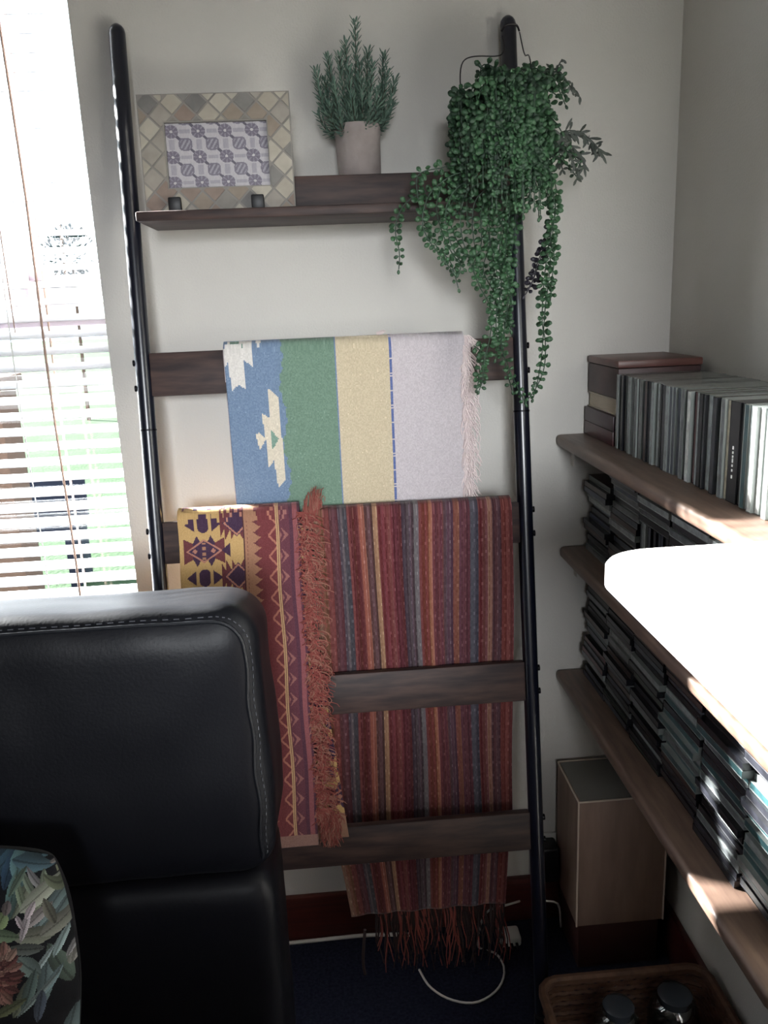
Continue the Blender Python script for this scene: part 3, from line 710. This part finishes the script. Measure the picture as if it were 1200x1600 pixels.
# ------------------------------------------------------------------ sofa
sf = thing('leather_sofa', 'black leather sofa with stitched back cushion, in front of the window', 'sofa', (-.72, .8, ZF))
sx0, sx1 = -1.35, -.098
def cushion(name, a, b, r, parent, mt, sub=3, puff=.0, wr=.004, seed=0, nx=40, ny=12, nz=26, slope=0.0):
    """rounded, slightly wrinkled box"""
    a = Vector(a); b = Vector(b); c = (a + b) / 2; h = (b - a) / 2
    bm = bmesh.new()
    def face(ax, sg, n1, n2):
        o1, o2 = [q for q in range(3) if q != ax]; g_ = []
        for i in range(n1 + 1):
            row = []
            for j in range(n2 + 1):
                p = [0, 0, 0]; p[ax] = sg; p[o1] = -math.cos(math.pi * i / n1) * .5 + (2 * i / n1 - 1) * .5; p[o2] = -math.cos(math.pi * j / n2) * .5 + (2 * j / n2 - 1) * .5
                row.append(bm.verts.new(Vector((p[0] * h.x, p[1] * h.y, p[2] * h.z))))
            g_.append(row)
        for i in range(n1):
            for j in range(n2): bm.faces.new((g_[i][j], g_[i + 1][j], g_[i + 1][j + 1], g_[i][j + 1]))
    N = [nx, ny, nz]
    for ax in range(3):
        o1, o2 = [q for q in range(3) if q != ax]
        for sg in (-1, 1): face(ax, sg, N[o1], N[o2])
    bmesh.ops.remove_doubles(bm, verts=bm.verts, dist=1e-6)
    for v in bm.verts:
        p = v.co; q = Vector([max(-h[i] + r[i], min(h[i] - r[i], p[i])) for i in range(3)]); d = p - q
        dn = Vector([d[i] / r[i] if r[i] else 0 for i in range(3)])
        if dn.length > 1e-6:
            mx = max(abs(t) for t in dn); dn = dn.normalized() * mx
            p = q + Vector([dn[i] * r[i] for i in range(3)])
        nrm = Vector([dn[i] for i in range(3)]); nrm = nrm.normalized() if nrm.length > 1e-6 else Vector((0, 0, 0))
        s = 1 - (p.x / h.x) ** 4; t = 1 - (p.z / h.z) ** 2
        p = p + nrm * (puff * max(0, s) * max(0, t))
        wv = mnoise.noise(Vector((p.x * 5 + seed, p.y * 9, p.z * 7))) * wr + mnoise.noise(Vector((p.x * 16, p.y * 16 + seed, p.z * 12))) * wr * .35
        v.co = c + p + nrm * wv
        if slope and v.co.z > -.60: v.co.z -= slope * max(0., v.co.y - a.y - .03) * min(1., (v.co.z + .60) / .2)
    return fin(name, bm, mt, parent, angle=80)
back = cushion('back_cushion', (sx0, .955, -.735), (sx1, 1.14, -.354), (.052, .030, .055), sf, M['leather'], puff=.014, wr=.006, seed=4, nx=90, ny=16, nz=44, slope=.17)
# piped, stitched seam that runs round the front panel
def seam(off, yy):
    r = .045; x1_, x0_ = sx1 - off, sx0 + off; z1_, z0_ = -.354 - off * .6, -.71
    P = [(x0_, z1_)] + [(x1_ - r - (x1_ - r - x0_) * (1 - q / 30), z1_) for q in range(31)]
    P += [(x1_ - r + r * math.sin(a), z1_ - r + r * math.cos(a)) for a in [math.pi / 2 * q / 10 for q in range(1, 11)]]
    P += [(x1_ + .002 * math.sin(q), z1_ - r - (z1_ - r - z0_) * q / 20) for q in range(1, 21)]
    return [(x, yy, z) for x, z in P]
dg = bpy.context.evaluated_depsgraph_get(); dg.update()
def snap(P, o, gap):
    org = ORG[o.name]; out = []
    for p in P:
        L = Vector(p) - org; ok, loc, n, i = o.closest_point_on_mesh(L)
        out.append(loc + org + n * gap if ok else Vector(p))
    return out
bm = bmesh.new(); tube(bm, snap(seam(.016, .955), back, .0005), .0026, 6); fin('piping', bm, M['leather2'], back)
Sp = snap(resample(seam(.010, .962), .004), back, .0006)
bm = bmesh.new()
for i in range(0, len(Sp) - 2, 2): tube(bm, [Sp[i], Sp[i + 1]], .0007, 4)
o = fin('stitching', bm, M['thread'], back); o['kind'] = 'stuff'
cushion('base', (sx0 + .01, .962, -1.30), (sx1 - .006, 1.14, -.738), (.03, .03, .04), sf, M['leather'], wr=.004, seed=9, nx=40, ny=8, nz=20)
cushion('seat', (sx0 + .02, .30, -1.07), (sx1 - .02, .935, -.93), (.05, .05, .05), sf, M['leather'], puff=.01, wr=.004, seed=2, nx=40, ny=24, nz=10)
cushion('front_panel', (sx0 + .02, .32, -1.28), (sx1 - .03, .90, -1.08), (.03, .03, .03), sf, M['leather'], wr=.002, seed=3, nx=20, ny=14, nz=8)
for x in (sx0 + .08, sx1 - .1):
    for y in (.38, 1.06):
        bm = bmesh.new(); tube(bm, [(x, y, ZF), (x, y, -1.27)], [.02, .026], 12); fin('foot', bm, M['black'], sf)
# --- floral cushion
pc0 = Vector((-.490, .822, -.737)); PW, PH, PT = .180, .170, .062
plw = thing('floral_cushion', 'black scatter cushion printed with leaves and flowers, resting on the sofa seat', 'cushion', (pc0.x, pc0.y, -.915))
def pil(u, v, side):
    n = .55; e = max(0., 1 - abs(u) ** 4) * max(0., 1 - abs(v) ** 4)
    x = u * PW * (1 - .07 * (1 - abs(v) ** 2) * 0 - .06 * abs(v) ** 3 * 0) * (1 - .05 * math.cos(v * 1.5))
    z = v * PH * (1 - .05 * math.cos(u * 1.5)); t = PT * e ** .5
    k = 1 - .17 * (abs(u) * abs(v)) ** 1.6
    y = side * t + .004 * mnoise.noise(Vector((u * 3, v * 3, side)))
    q = Vector((x * k, y, z * k)); q = Matrix.Rotation(math.radians(-14), 3, 'X') @ q
    return pc0 + q
# leaves of the print, traced as shapes in cushion coordinates
lv = []
def L_(zx, zy, ang, L, W, col):      # position in a 5.335x crop of the cushion
    p = at_y(zx / 5.335, 1300 + zy / 5.335, pc0.y - .045); lv.append(((p.x - pc0.x) / PW, (p.z - pc0.z) / PH, math.radians(ang), L / 5.335 / 1.45 * .00150 / PW * 1.0, W / 5.335 / 1.45 * .00150 / PH, col))
pr2 = random.Random(17)
for q in range(11): L_(15 + 120 * math.cos(q * .57), 330 - 120 * math.sin(q * .57), q * 32.7, 280, 95, pr2.choice([(52, 92, 118), (38, 70, 100), (70, 112, 128), (84, 128, 134)]))
for a in ((280, 330, 8, 300, 80, (74, 112, 128)), (250, 420, -5, 330, 85, (66, 100, 116)), (190, 290, 25, 130, 42, (128, 158, 164)), (95, 660, -98, 300, 80, (74, 108, 104)), (180, 680, -72, 280, 50, (118, 136, 106)), (250, 600, -62, 260, 45, (108, 124, 104)), (310, 560, -55, 230, 50, (120, 118, 122)), (385, 560, 85, 160, 45, (118, 134, 110)), (370, 670, 33, 310, 110, (150, 156, 138)), (350, 850, 35, 200, 70, (140, 132, 132)), (335, 1000, -10, 250, 110, (112, 116, 100)), (510, 960, 20, 200, 110, (118, 120, 108)), (440, 840, -80, 200, 50, (98, 98, 84)), (500, 640, -60, 260, 60, (90, 100, 76)), (545, 560, -80, 240, 52, (112, 116, 88)), (590, 580, 95, 230, 42, (124, 130, 92)), (600, 900, 80, 210, 38, (140, 152, 150)), (525, 1110, 62, 160, 45, (140, 168, 170)), (400, 1210, 48, 210, 34, (146, 168, 172)), (290, 1220, -50, 180, 100, (104, 128, 124)), (260, 1090, -15, 200, 70, (84, 92, 88)), (600, 1190, 60, 110, 30, (150, 150, 156)), (605, 1270, 80, 70, 40, (158, 156, 148)), (470, 1370, 50, 200, 46, (110, 138, 146)), (310, 1400, 70, 260, 66, (84, 108, 104)), (380, 1440, 40, 300, 34, (120, 140, 140)), (400, 1520, 80, 180, 60, (72, 84, 104)), (250, 900, 70, 220, 44, (172, 160, 168)), (200, 880, -70, 110, 34, (176, 160, 168)), (285, 790, 60, 120, 46, (186, 168, 178)), (20, 860, 60, 130, 90, (128, 150, 96)), (50, 970, -15, 200, 80, (104, 130, 96)), (120, 560, 60, 200, 50, (88, 110, 92)), (480, 400, 0, 60, 40, (120, 112, 108)), (60, 760, 80, 90, 60, (110, 96, 96)), (160, 1500, 20, 200, 60, (96, 104, 70)), (80, 240, 10, 240, 50, (66, 62, 72))):
    L_(*a)
for q in range(60):
    a_ = q * 2.4; r_ = 13 * math.sqrt(q) * 1.35; L_(50 + r_ * math.cos(a_) * 1.2, 1260 + r_ * math.sin(a_) * 1.5, math.degrees(-a_), 90, 46, pr2.choice([(128, 72, 66), (110, 56, 54), (150, 100, 88), (96, 44, 48), (164, 124, 108)]))
for q in range(130):
    u_, v_ = pr2.uniform(-1, 1), pr2.uniform(-1, 1)
    if u_ > .72: lv.insert(0, (u_, v_, pr2.uniform(.6, 1.9), pr2.uniform(.22, .4), .09, pr2.choice([(104, 112, 92), (92, 116, 120), (128, 128, 118), (76, 96, 84)])))
    if u_ < -.05: lv.append((u_, v_, pr2.uniform(0, 6.28), .3, .1, pr2.choice([(96, 116, 96), (74, 108, 122), (140, 140, 128), (120, 70, 66)])))
def pillcol(u, v):
    c = np.tile(np.array([12., 13., 22.]), (len(u), 1))
    for (a, b, th, L, W, col) in lv:
        X = (u - a) * PW; Y = (v - b) * PH; L2 = L * PW / 2 * 1.0; W2 = W * PH / 2
        p = X * math.cos(th) + Y * math.sin(th); q = -X * math.sin(th) + Y * math.cos(th)
        t = p / L2; wv = W2 * np.clip(1 - t * t, 0, 1) ** .8; ins = (np.abs(t) < 1) & (np.abs(q) < wv)
        sh = 1 - .28 * (q[ins] / W2 + .3 * t[ins]); vein = 1 - .25 * (np.abs(q[ins]) < .0009)
        c[ins] = np.array(col, float) * (sh * vein)[:, None]
    c = c * .84
    return np.clip(c + speck(u, v, 3, 2), 0, 255)
G = np.sin(np.linspace(-math.pi / 2, math.pi / 2, 330)) * .5 + np.linspace(-1, 1, 330) * .5
cf = sheet('cushion_front', G, G, lambda u, v: pil(u, v, -1), pillcol, M['print'], plw, 0)
G2 = np.sin(np.linspace(-math.pi / 2, math.pi / 2, 40)) * .5 + np.linspace(-1, 1, 40) * .5
sheet('cushion_back', G2, G2, lambda u, v: pil(u, v, 1), lambda u, v: np.tile(np.array([12., 13., 22.]), (len(u), 1)), M['print'], plw, 0)

# ------------------------------------------------------------------ wall shelves along the right wall
SH = [(.434, -.259), (.443, -.482), (.439, -.746)]; YE = .712
names = ['topmost oak wall shelf, with a row of upright disc cases on it', 'middle oak wall shelf, between two tiers of stacked disc cases', 'lowest oak wall shelf, above the pale box and wicker basket']
for (xf, z), lb in zip(SH, names):
    t = thing('wall_shelf', lb, 'shelf', (xf, D - .001, z - .022))
    bm = bmesh.new(); vs = box(bm, (xf, YE, z - .022), (XR - .001, D - .002, z), .0075, 3); fin('board', bm, M['shelfw'], t)
    for q in (0,):
        bm = bmesh.new(); box(bm, (xf + .03, D - .022, z - .062), (XR - .016, D - .0015, z - .0225), .002); fin('batten', bm, M['wall'], t)
    bm = bmesh.new(); box(bm, (XR - .02, YE + .02, z - .062), (XR - .0015, D - .023, z - .0225), .002); fin('batten', bm, M['wall'], t)
# disc cases
CW, CH_, CT = .142, .1245, .0102
pal = [('black', (24, 25, 31)), ('charcoal', (44, 45, 52)), ('dark blue', (34, 42, 66)), ('grey', (104, 108, 110)), ('pale grey', (150, 156, 156)), ('white', (206, 208, 204)), ('brown', (70, 50, 44)), ('maroon', (86, 34, 40)), ('teal', (52, 84, 88)), ('dark green', (40, 56, 48)), ('cream', (176, 166, 142)), ('slate', (72, 78, 88))]
bodyd = mat('case_black_plastic', (30, 31, 36), .25); bodyc = mat('case_clear_plastic', (132, 138, 136), .22)
cases = {}
def case_mesh(ci, clear, th):
    key = (ci, clear, th)
    if key in cases: return cases[key]
    bm = bmesh.new()   # lying flat: spine on -x, length CH_ along y
    box(bm, (0, -CH_ / 2, 0), (CW, CH_ / 2, th))
    bm.faces.ensure_lookup_table()
    fs = [f for f in bm.faces if f.normal.x < -.9]
    if not fs:
        bmesh.ops.recalc_face_normals(bm, faces=bm.faces); fs = [f for f in bm.faces if f.normal.x < -.9]
    bmesh.ops.inset_region(bm, faces=fs, thickness=.0011, depth=-.0005)
    for f in fs: f.material_index = 1
    bmesh.ops.bevel(bm, geom=[e for e in bm.edges if len(e.link_faces) == 2 and e.calc_face_angle(0) > 1.4 and abs(e.verts[0].co.y - e.verts[1].co.y) > .1 and e.verts[0].co.x > .1], offset=.0008, segments=1, affect='EDGES')
    me = bpy.data.meshes.new('disc_case'); bm.to_mesh(me); bm.free(); me.materials.append(bodyc if clear else bodyd)
    key2 = 'spine_' + pal[ci][0].replace(' ', '_')
    sm_ = bpy.data.materials.get(key2) or mat(key2, pal[ci][1], .35, noise=(90, tuple(max(0, int(q * .8)) for q in pal[ci][1]), 2, (1, 1, 1)))
    me.materials.append(sm_); cases[key] = me; return me
ordn = ['', 'first', 'second', 'third', 'fourth', 'fifth', 'sixth', 'seventh', 'eighth', 'ninth', 'tenth', 'eleventh', 'twelfth', 'thirteenth', 'fourteenth', 'fifteenth', 'sixteenth', 'seventeenth', 'eighteenth', 'nineteenth', 'twentieth']
def nth(k):
    if k <= 20: return ordn[k]
    t = {2: 'twenty', 3: 'thirty', 4: 'forty', 5: 'fifty', 6: 'sixty', 7: 'seventy'}[k // 10]
    return (t[:-1] + 'ieth') if k % 10 == 0 else t + '-' + ordn[k % 10]
def put_case(ci, clear, th, loc, rz=0.0, stand=False, lean_=0.0, label='', group=''):
    o = bpy.data.objects.new('disc_case', case_mesh(ci, clear, th)); COL.objects.link(o)
    o.location = Vector(loc) + Vector((0, 0, H))
    if stand: o.rotation_euler = (math.pi / 2 + lean_, 0, rz)
    else: o.rotation_euler = (0, 0, rz)
    tag(o, label, 'disc case', group); ORG[o.name] = Vector(loc); return o
dr = random.Random(31)
# upright row on the top shelf, starting beside the stack of boxes
y = 1.372; k = 0; marks = None
rowcols = [4, 3, 0, 3, 3, 4, 3, 11, 3, 0, 3, 11, 6, 1, 4, 4, 3, 4, 1, 3, 1, 4, 11, 11, 11, 4, 4, 3, 0, 5, 7, 4, 0, 5, 1, 4, 8, 1, 5, 3, 10, 0, 0, 8, 4, 5, 5, 5, 4, 5, 8, 5, 4, 5, 11, 4, 5, 3, 4, 5, 4, 3]
while y - .0105 > YE + .004 and k < 75:
    ci = rowcols[k % len(rowcols)]; th = CT if dr.random() < .8 else .0052
    if k in (41,): th = .024
    k += 1; xx = .490 + dr.uniform(-.003, .004)
    lb = '%s upright disc case from the wooden box, %s spine, top shelf' % (nth(k), pal[ci][0])
    o = put_case(ci, ci in (3, 4, 5, 10, 11, 8), th, (xx, y, -.259 + CH_ / 2 + .0008), stand=True, label=lb, group='upright disc cases on the top shelf')
    if th > .02:
        for q, (dz, hh) in enumerate(((.012, .004), (.006, .003), (.001, .003), (-.004, .005), (-.010, .003), (-.016, .003), (-.024, .004))):
            bm = bmesh.new(); box(bm, (xx - .0004, y - .0125, -.259 + CH_ / 2 + dz - hh / 2 - .005), (xx + .0004, y - .0105, -.259 + CH_ / 2 + dz + hh / 2 - .005))
            mk = fin('spine_lettering', bm, M['white'], o); 
            mk.parent = None; mk.location = (0, 0, 0); mk.data.transform(Matrix.Translation(ORG[o.name])); mk.data.transform((Matrix.Translation(Vector(ORG[o.name])) @ Matrix.Rotation(math.pi / 2, 4, 'X')).inverted()); mk.parent = o
    y -= th + .0004
# flat stacks
def stack(tier, ci_col, yc, z0, ztop, xf=.491, n=None):
    z = z0 + .0006; k = 0
    while z + CT < ztop and (n is None or k < n):
        k += 1; ci = dr.choice([0, 0, 1, 1, 1, 2, 11, 0, 3, 6, 9, 7, 0, 1, 4, 8] if tier == 3 else [1, 1, 11, 3, 11, 0, 6, 2, 3, 4, 1, 9])
        if tier == 3 and ci_col >= 4 and 5 < k < 16: ci = dr.choice([8, 8, 4, 0, 1, 3, 8])
        grp = {2: 'disc case stacks under the top shelf', 3: 'disc case stacks under the middle shelf'}[tier]
        lb = '%s from bottom, %s-spined case, %s stack from back wall, %s' % (nth(k), pal[ci][0].replace(' ', '-'), nth(ci_col), 'upper tier' if tier == 2 else 'lower tier')
        put_case(ci, ci in (3, 4, 5, 10, 8), CT, (xf + dr.uniform(-.006, .006) + (.004 * math.sin(k * .9 + yc * 30)), yc + dr.uniform(-.0008, .0008), z), dr.uniform(-.012, .012), label=lb, group=grp)
        z += CT + .0003
yc = D - .0035 - CH_ / 2
for cidx in range(1, 7):
    stack(3, cidx, yc - .026 * (1), -.746, -.505 - (.040 if cidx == 1 else 0) - dr.uniform(0, .006))
    if cidx in (1, 2, 5, 6): stack(2, cidx, yc - .026, -.482, -.283 - (.040 if cidx == 1 else 0) - dr.uniform(0, .006))
    yc -= CH_ + .0045
# third and fourth places of the upper tier: upright cases with two lying on top
y = D - .0035 - 2 * (CH_ + .0045) - .028; k = 0
while y > D - .0035 - 4 * (CH_ + .0045) - .028 + .011:
    k += 1; ci = dr.choice([0, 1, 3, 1, 0, 11, 4, 2])
    put_case(ci, ci in (3, 4), CT, (.492 + dr.uniform(-.003, .003), y, -.482 + CH_ / 2 + .0008), stand=True, label='%s upright case from back wall, under the top shelf, %s spine' % (nth(k), pal[ci][0]), group='upright disc cases under the top shelf')
    y -= CT + .0005
for q in range(2):
    for r_ in range(5):
        ci = [0, 3, 1, 4, 1][r_]
        put_case(ci, ci > 2, CT, (.489 + dr.uniform(-.004, .004), D - .0035 - (2.5 + q) * (CH_ + .0045) - .028, -.482 + CH_ + .0016 + r_ * (CT + .0003)), label='%s lying case above upright ones, %s spine, %s pile, upper tier' % (nth(r_ + 1), pal[ci][0], 'far' if q == 0 else 'near'), group='disc cases lying on the upright ones')
# boxes and books at the back end of the top shelf
X0, X1 = .4935, .637
t = thing('keepsake_box', 'dark brown box on top of the books, far end of the top shelf', 'box', (X0, 1.46, -.177))
bm = bmesh.new(); box(bm, (X0, 1.381, -.178), (X1, 1.542, -.126), .002); fin('body', bm, mat('dark_brown_card', (74, 48, 46), .5, noise=(20, (58, 40, 42), 4)), t)
bm = bmesh.new(); box(bm, (X0 - .002, 1.379, -.1255), (X1 + .002, 1.543, -.1125), .003); fin('lid', bm, mat('brown_lid', (108, 72, 64), .4, noise=(16, (88, 56, 52), 4)), t)
t = thing('cream_book', 'cream-paged book lying under the dark brown box, top shelf', 'book', (X0, 1.46, -.205))
bm = bmesh.new(); box(bm, (X0 + .003, 1.385, -.2045), (X1 - .004, 1.540, -.1815)); fin('pages', bm, mat('book_pages', (200, 190, 172), .9, noise=(30, (186, 176, 158), 3, (1, 1, 40))), t)
for a, b in ((-.2065, -.2047), (-.1813, -.1785)):
    bm = bmesh.new(); box(bm, (X0, 1.382, a), (X1, 1.542, b), .0006); fin('cover', bm, mat('cream_cover', (186, 176, 162), .6), t)
for a, b, lb, cc in ((-.2585, -.2335, 'dark red book at the very bottom of the pile, top shelf', (74, 34, 38)), (-.2333, -.2068, 'plum book beneath the cream book, top shelf', (58, 34, 44))):
    t = thing('lying_book', lb, 'book', (X0, 1.46, a)); cm = mat('book_cover', cc, .4)
    bm = bmesh.new(); box(bm, (X0 + .004, 1.388, a + .003), (X1 - .004, 1.538, b - .003)); fin('pages', bm, mat('book_pages', (150, 138, 130), .9), t)
    bm = bmesh.new(); box(bm, (X0 - .004, 1.384, a), (X1, 1.542, a + .0026), .0006); box(bm, (X0 - .004, 1.384, b - .0026), (X1, 1.542, b), .0006)
    box(bm, (X0 - .006, 1.384, a), (X0 - .002, 1.542, b), .001); fin('cover', bm, cm, t)
# white rounded table in the sun
tb = thing('sideboard', 'bright white sunlit top with a rounded corner on an added dark body, in front of the wall shelves', 'sideboard', (.43, .1, ZF))
bm = bmesh.new(); tx0, tx1, ty0, ty1, rc = .230, .632, -.55, .703, .048; P = []
for cx, cy, a0 in ((tx1 - rc, ty1 - rc, 0), (tx0 + rc, ty1 - rc, 90), (tx0 + rc, ty0 + rc, 180), (tx1 - rc, ty0 + rc, 270)):
    for q in range(11): a = math.radians(a0 + 9 * q); P.append((cx + rc * math.cos(a), cy + rc * math.sin(a)))
prof = [(0.004, -.250), (0, -.246), (0, -.229), (.0015, -.2262), (.004, -.225)]; rings = []
mx, my = (tx0 + tx1) / 2, (ty0 + ty1) / 2
for off, z in prof:
    rings.append([bm.verts.new((x - math.copysign(off, x - mx), y_ - math.copysign(off, y_ - my), z)) for x, y_ in P])
for A, B in zip(rings, rings[1:]):
    for i in range(len(A)): bm.faces.new((A[i], A[(i + 1) % len(A)], B[(i + 1) % len(A)], B[i]))
bm.faces.new(rings[0][::-1]); bm.faces.new(rings[-1]); fin('table_top', bm, M['white'], tb, angle=30)
M['addedwood'] = mat('added_dark_wood', (42, 32, 30), 0.5, noise=(9, (54, 42, 38), 5, (1, 8, 8)))
bm = bmesh.new(); box(bm, (.432, -.52, ZF + .06), (.630, .362, -.2505), .004); fin('body', bm, M['addedwood'], tb)  # unseen dark body with doors, added to absorb light below the white top
for y0_, y1_ in ((-.51, -.225), (-.22, .065), (.07, .355)):
    bm = bmesh.new(); box(bm, (.420, y0_, ZF + .08), (.4315, y1_, -.27), .003); dd_ = fin('door', bm, M['addedwood'], tb)
    bm = bmesh.new(); tube(bm, [(.406, y0_ + .03, -.72), (.420, y0_ + .03, -.72)], [.009, .006], 12); fin('knob', bm, M['wire'], dd_)
for x, y_ in ((.46, .33), (.60, .33), (.46, -.48), (.60, -.48)):
    bm = bmesh.new(); tube(bm, [(x, y_, ZF), (x, y_, ZF + .061)], [.014, .019], 12); fin('leg', bm, M['addedwood'], tb)

# unseen bookcase-shaped blocker, added to keep the rear fill light off the floor
t = thing('rear_light_blocker', 'added unseen light blocker shaped like a low dark bookcase, behind the photographer', 'light blocker', (-.5, -.75, ZF))
for a, b in (((-1.6, -.90, -.36), (.215, -.60, -.335)), ((-1.6, -.90, ZF + .02), (.215, -.60, ZF + .045)), ((-1.58, -.89, -.86), (.195, -.61, -.84))):
    bm = bmesh.new(); box(bm, a, b, .003); fin('shelf', bm, M['addedwood'], t)
for x in (-1.6, -.70, .19):
    bm = bmesh.new(); box(bm, (x, -.90, ZF), (x + .025, -.60, -.36), .002); fin('side_panel', bm, M['addedwood'], t)
bm = bmesh.new(); box(bm, (-1.6, -.91, ZF), (.215, -.90, -.335)); fin('back_panel', bm, M['addedwood'], t)

# ------------------------------------------------------------------ under the shelves
t = thing('pale_box', 'tall pale wooden box with light edges, on the floor against the wall below the shelves', 'box', (.53, 1.46, ZF))
bx0, bx1, bby0, bby1, bz = .441, .618, 1.386, 1.533, -.950
bm = bmesh.new(); box(bm, (bx0, bby0, -1.232), (bx1, bby1, bz - .0005), .001); fin('body', bm, M['binw'], t)
bm = bmesh.new(); box(bm, (bx0 + .004, bby0 + .004, bz - .001), (bx1 - .004, bby1 - .004, bz + .0008)); fin('top_panel', bm, M['bintop'], t)
bm = bmesh.new(); e = .0018
for a, b in (((bx0, bby0, bz), (bx1, bby0, bz)), ((bx0, bby0, bz), (bx0, bby1, bz)), ((bx0, bby0, bz), (bx0, bby0, -1.232)), ((bx1, bby0, bz), (bx1, bby0, -1.232)), ((bx0, bby1, bz), (bx1, bby1, bz))): tube(bm, [a, b], e, 6)
fin('edge_trim', bm, M['binedge'], t)
bm = bmesh.new(); box(bm, (bx0 + .006, bby0 + .006, ZF), (bx1 - .006, bby1 - .004, -1.2325), .002); fin('plinth', bm, M['plinth'], t)
# wicker basket
wb = thing('wicker_basket', 'brown wicker basket on the floor in front of the pale box', 'basket', (.46, 1.17, ZF))
qx0, qx1, qy0, qy1, qz = .326, .628, 1.01, 1.230, -1.205
def rrect(off, n=18, r=.03):
    P = []
    for cx, cy, a0 in ((qx1 - r, qy1 - r, 0), (qx0 + r, qy1 - r, 90), (qx0 + r, qy0 + r, 180), (qx1 - r, qy0 + r, 270)):
        for q in range(4): a = math.radians(a0 + 30 * q); P.append(Vector((cx + (r + off) * math.cos(a), cy + (r + off) * math.sin(a), 0)))
    out = []
    for i in range(len(P)):
        a, b = P[i], P[(i + 1) % len(P)]; m_ = max(1, int((b - a).length / .012))
        for q in range(m_): out.append(a.lerp(b, q / m_))
    return out
ring = rrect(0)
bm = bmesh.new()
for k in range(13):
    z = ZF + .006 + k * .0098
    off = -.012 * (1 - k / 12)
    P = rrect(off); n = len(P); PP = []
    for i, p in enumerate(P + [P[0], P[1]]):
        c_ = Vector(((qx0 + qx1) / 2, (qy0 + qy1) / 2, 0)); d = (p - c_).normalized(); PP.append(p + d * .002 * (1 if (i // 1 + k) % 2 else -1) + Vector((0, 0, z)))
    tube(bm, PP, .0046, 5, cap=False)
o = fin('weave', bm, M['wicker2'], wb); o['kind'] = 'stuff'
bm = bmesh.new(); P = rrect(.002); tube(bm, [p + Vector((0, 0, qz)) for p in P + [P[0], P[1]]], .0085, 8, cap=False); fin('rim', bm, M['wicker2'], wb)
bm = bmesh.new(); box(bm, (qx0 + .012, qy0 + .012, ZF + .002), (qx1 - .012, qy1 - .012, ZF + .010)); fin('base', bm, M['wicker2'], wb)
for px, py, r, lb in ((966, 1580, .040, 'round glass jar in the wicker basket, glinting'), (1086, 1540, .044, 'dim glass jar in the right of the wicker basket')):
    c = at_z(px, py, -1.215); c.x = min(c.x, qx1 - .075); c.y = max(min(c.y, qy1 - .055), qy0 + .06)
    zb = ZF + .0105; j = thing('glass_jar', lb, 'jar', (c.x, c.y, zb)); c.z = zb
    bm = bmesh.new(); lathe(bm, c, [(r * .7, 0), (r, .012), (r * 1.02, .08), (r * .85, .105), (r * .62, .112), (r * .62, .122), (r * .57, .122), (r * .57, .110), (r * .8, .100), (r * .96, .08), (r * .94, .014), (r * .6, .004)], 28); fin('glass', bm, M['jar'], j)
    bm = bmesh.new(); lathe(bm, c, [(r * .66, .110), (r * .68, .112), (r * .68, .124), (r * .60, .127), (r * .2, .128)], 24); fin('lid', bm, mat('smoky_glass_lid', (52, 58, 66), .12), j)

# ------------------------------------------------------------------ cables and plugs
def cable(pts, label, r=.0023, mt='whitecable'):
    P = resample(pts, .012); o_ = P[0]
    bm = bmesh.new(); tube(bm, P, r, 6); o = fin('cable', bm, M[mt], None, o_); tag(o, label, 'cable'); return o
fl = lambda px, py: at_z(px, py, ZF + .0032)
cable([at_y(812, 1408, 1.50), at_y(785, 1416, 1.47), at_y(762, 1424, 1.44), at_y(750, 1448, 1.42), fl(748, 1480), fl(775, 1490), fl(788, 1515), fl(778, 1545), fl(745, 1566), fl(705, 1562), fl(672, 1542), fl(655, 1515)], 'white cable looped on the dark carpet under the striped rug')
cable([(-.20, D - .024, ZF + .004), (-.10, D - .022, ZF + .004), (.02, D - .020, ZF + .004), (.12, D - .03, ZF + .004)], 'white cable lying straight along the foot of the baseboard', .004)
cable([at_y(838, 1407, 1.46), at_y(856, 1408, 1.46), at_y(872, 1413, 1.47), at_y(876, 1440, 1.48), (at_y(880, 1470, 1.48).x, 1.50, ZF + .004)], 'thin white cable hanging between the right rail and pale box')
c = at_z(796, 1462, ZF + .014)
t = thing('white_plug', 'white mains plug lying on the carpet by the right rail', 'plug', (c.x, c.y, ZF))
bm = bmesh.new(); box(bm, (c.x - .022, c.y - .02, ZF + .001), (c.x + .022, c.y + .02, ZF + .024), .006, 3); fin('plug_body', bm, M['whitecable'], t)
for q in (-1, 0, 1):
    bm = bmesh.new(); box(bm, (c.x + q * .011 - .0025, c.y - .036, ZF + .010), (c.x + q * .011 + .0025, c.y - .019, ZF + .013)); fin('pin', bm, M['wire'], t)
c = at_y(851, 1340, 1.53)
t = thing('power_adaptor', 'black power adaptor plugged in low on the wall, right of the ladder', 'adaptor', (c.x, 1.549, c.z))
bm = bmesh.new(); box(bm, (c.x - .024, 1.500, c.z - .042), (c.x + .024, 1.543, c.z + .042), .006, 3); fin('adaptor_body', bm, M['black'], t)
bm = bmesh.new(); box(bm, (c.x - .03, 1.543, c.z - .05), (c.x + .03, 1.5495, c.z + .05), .002); fin('socket_plate', bm, M['whitecable'], t)
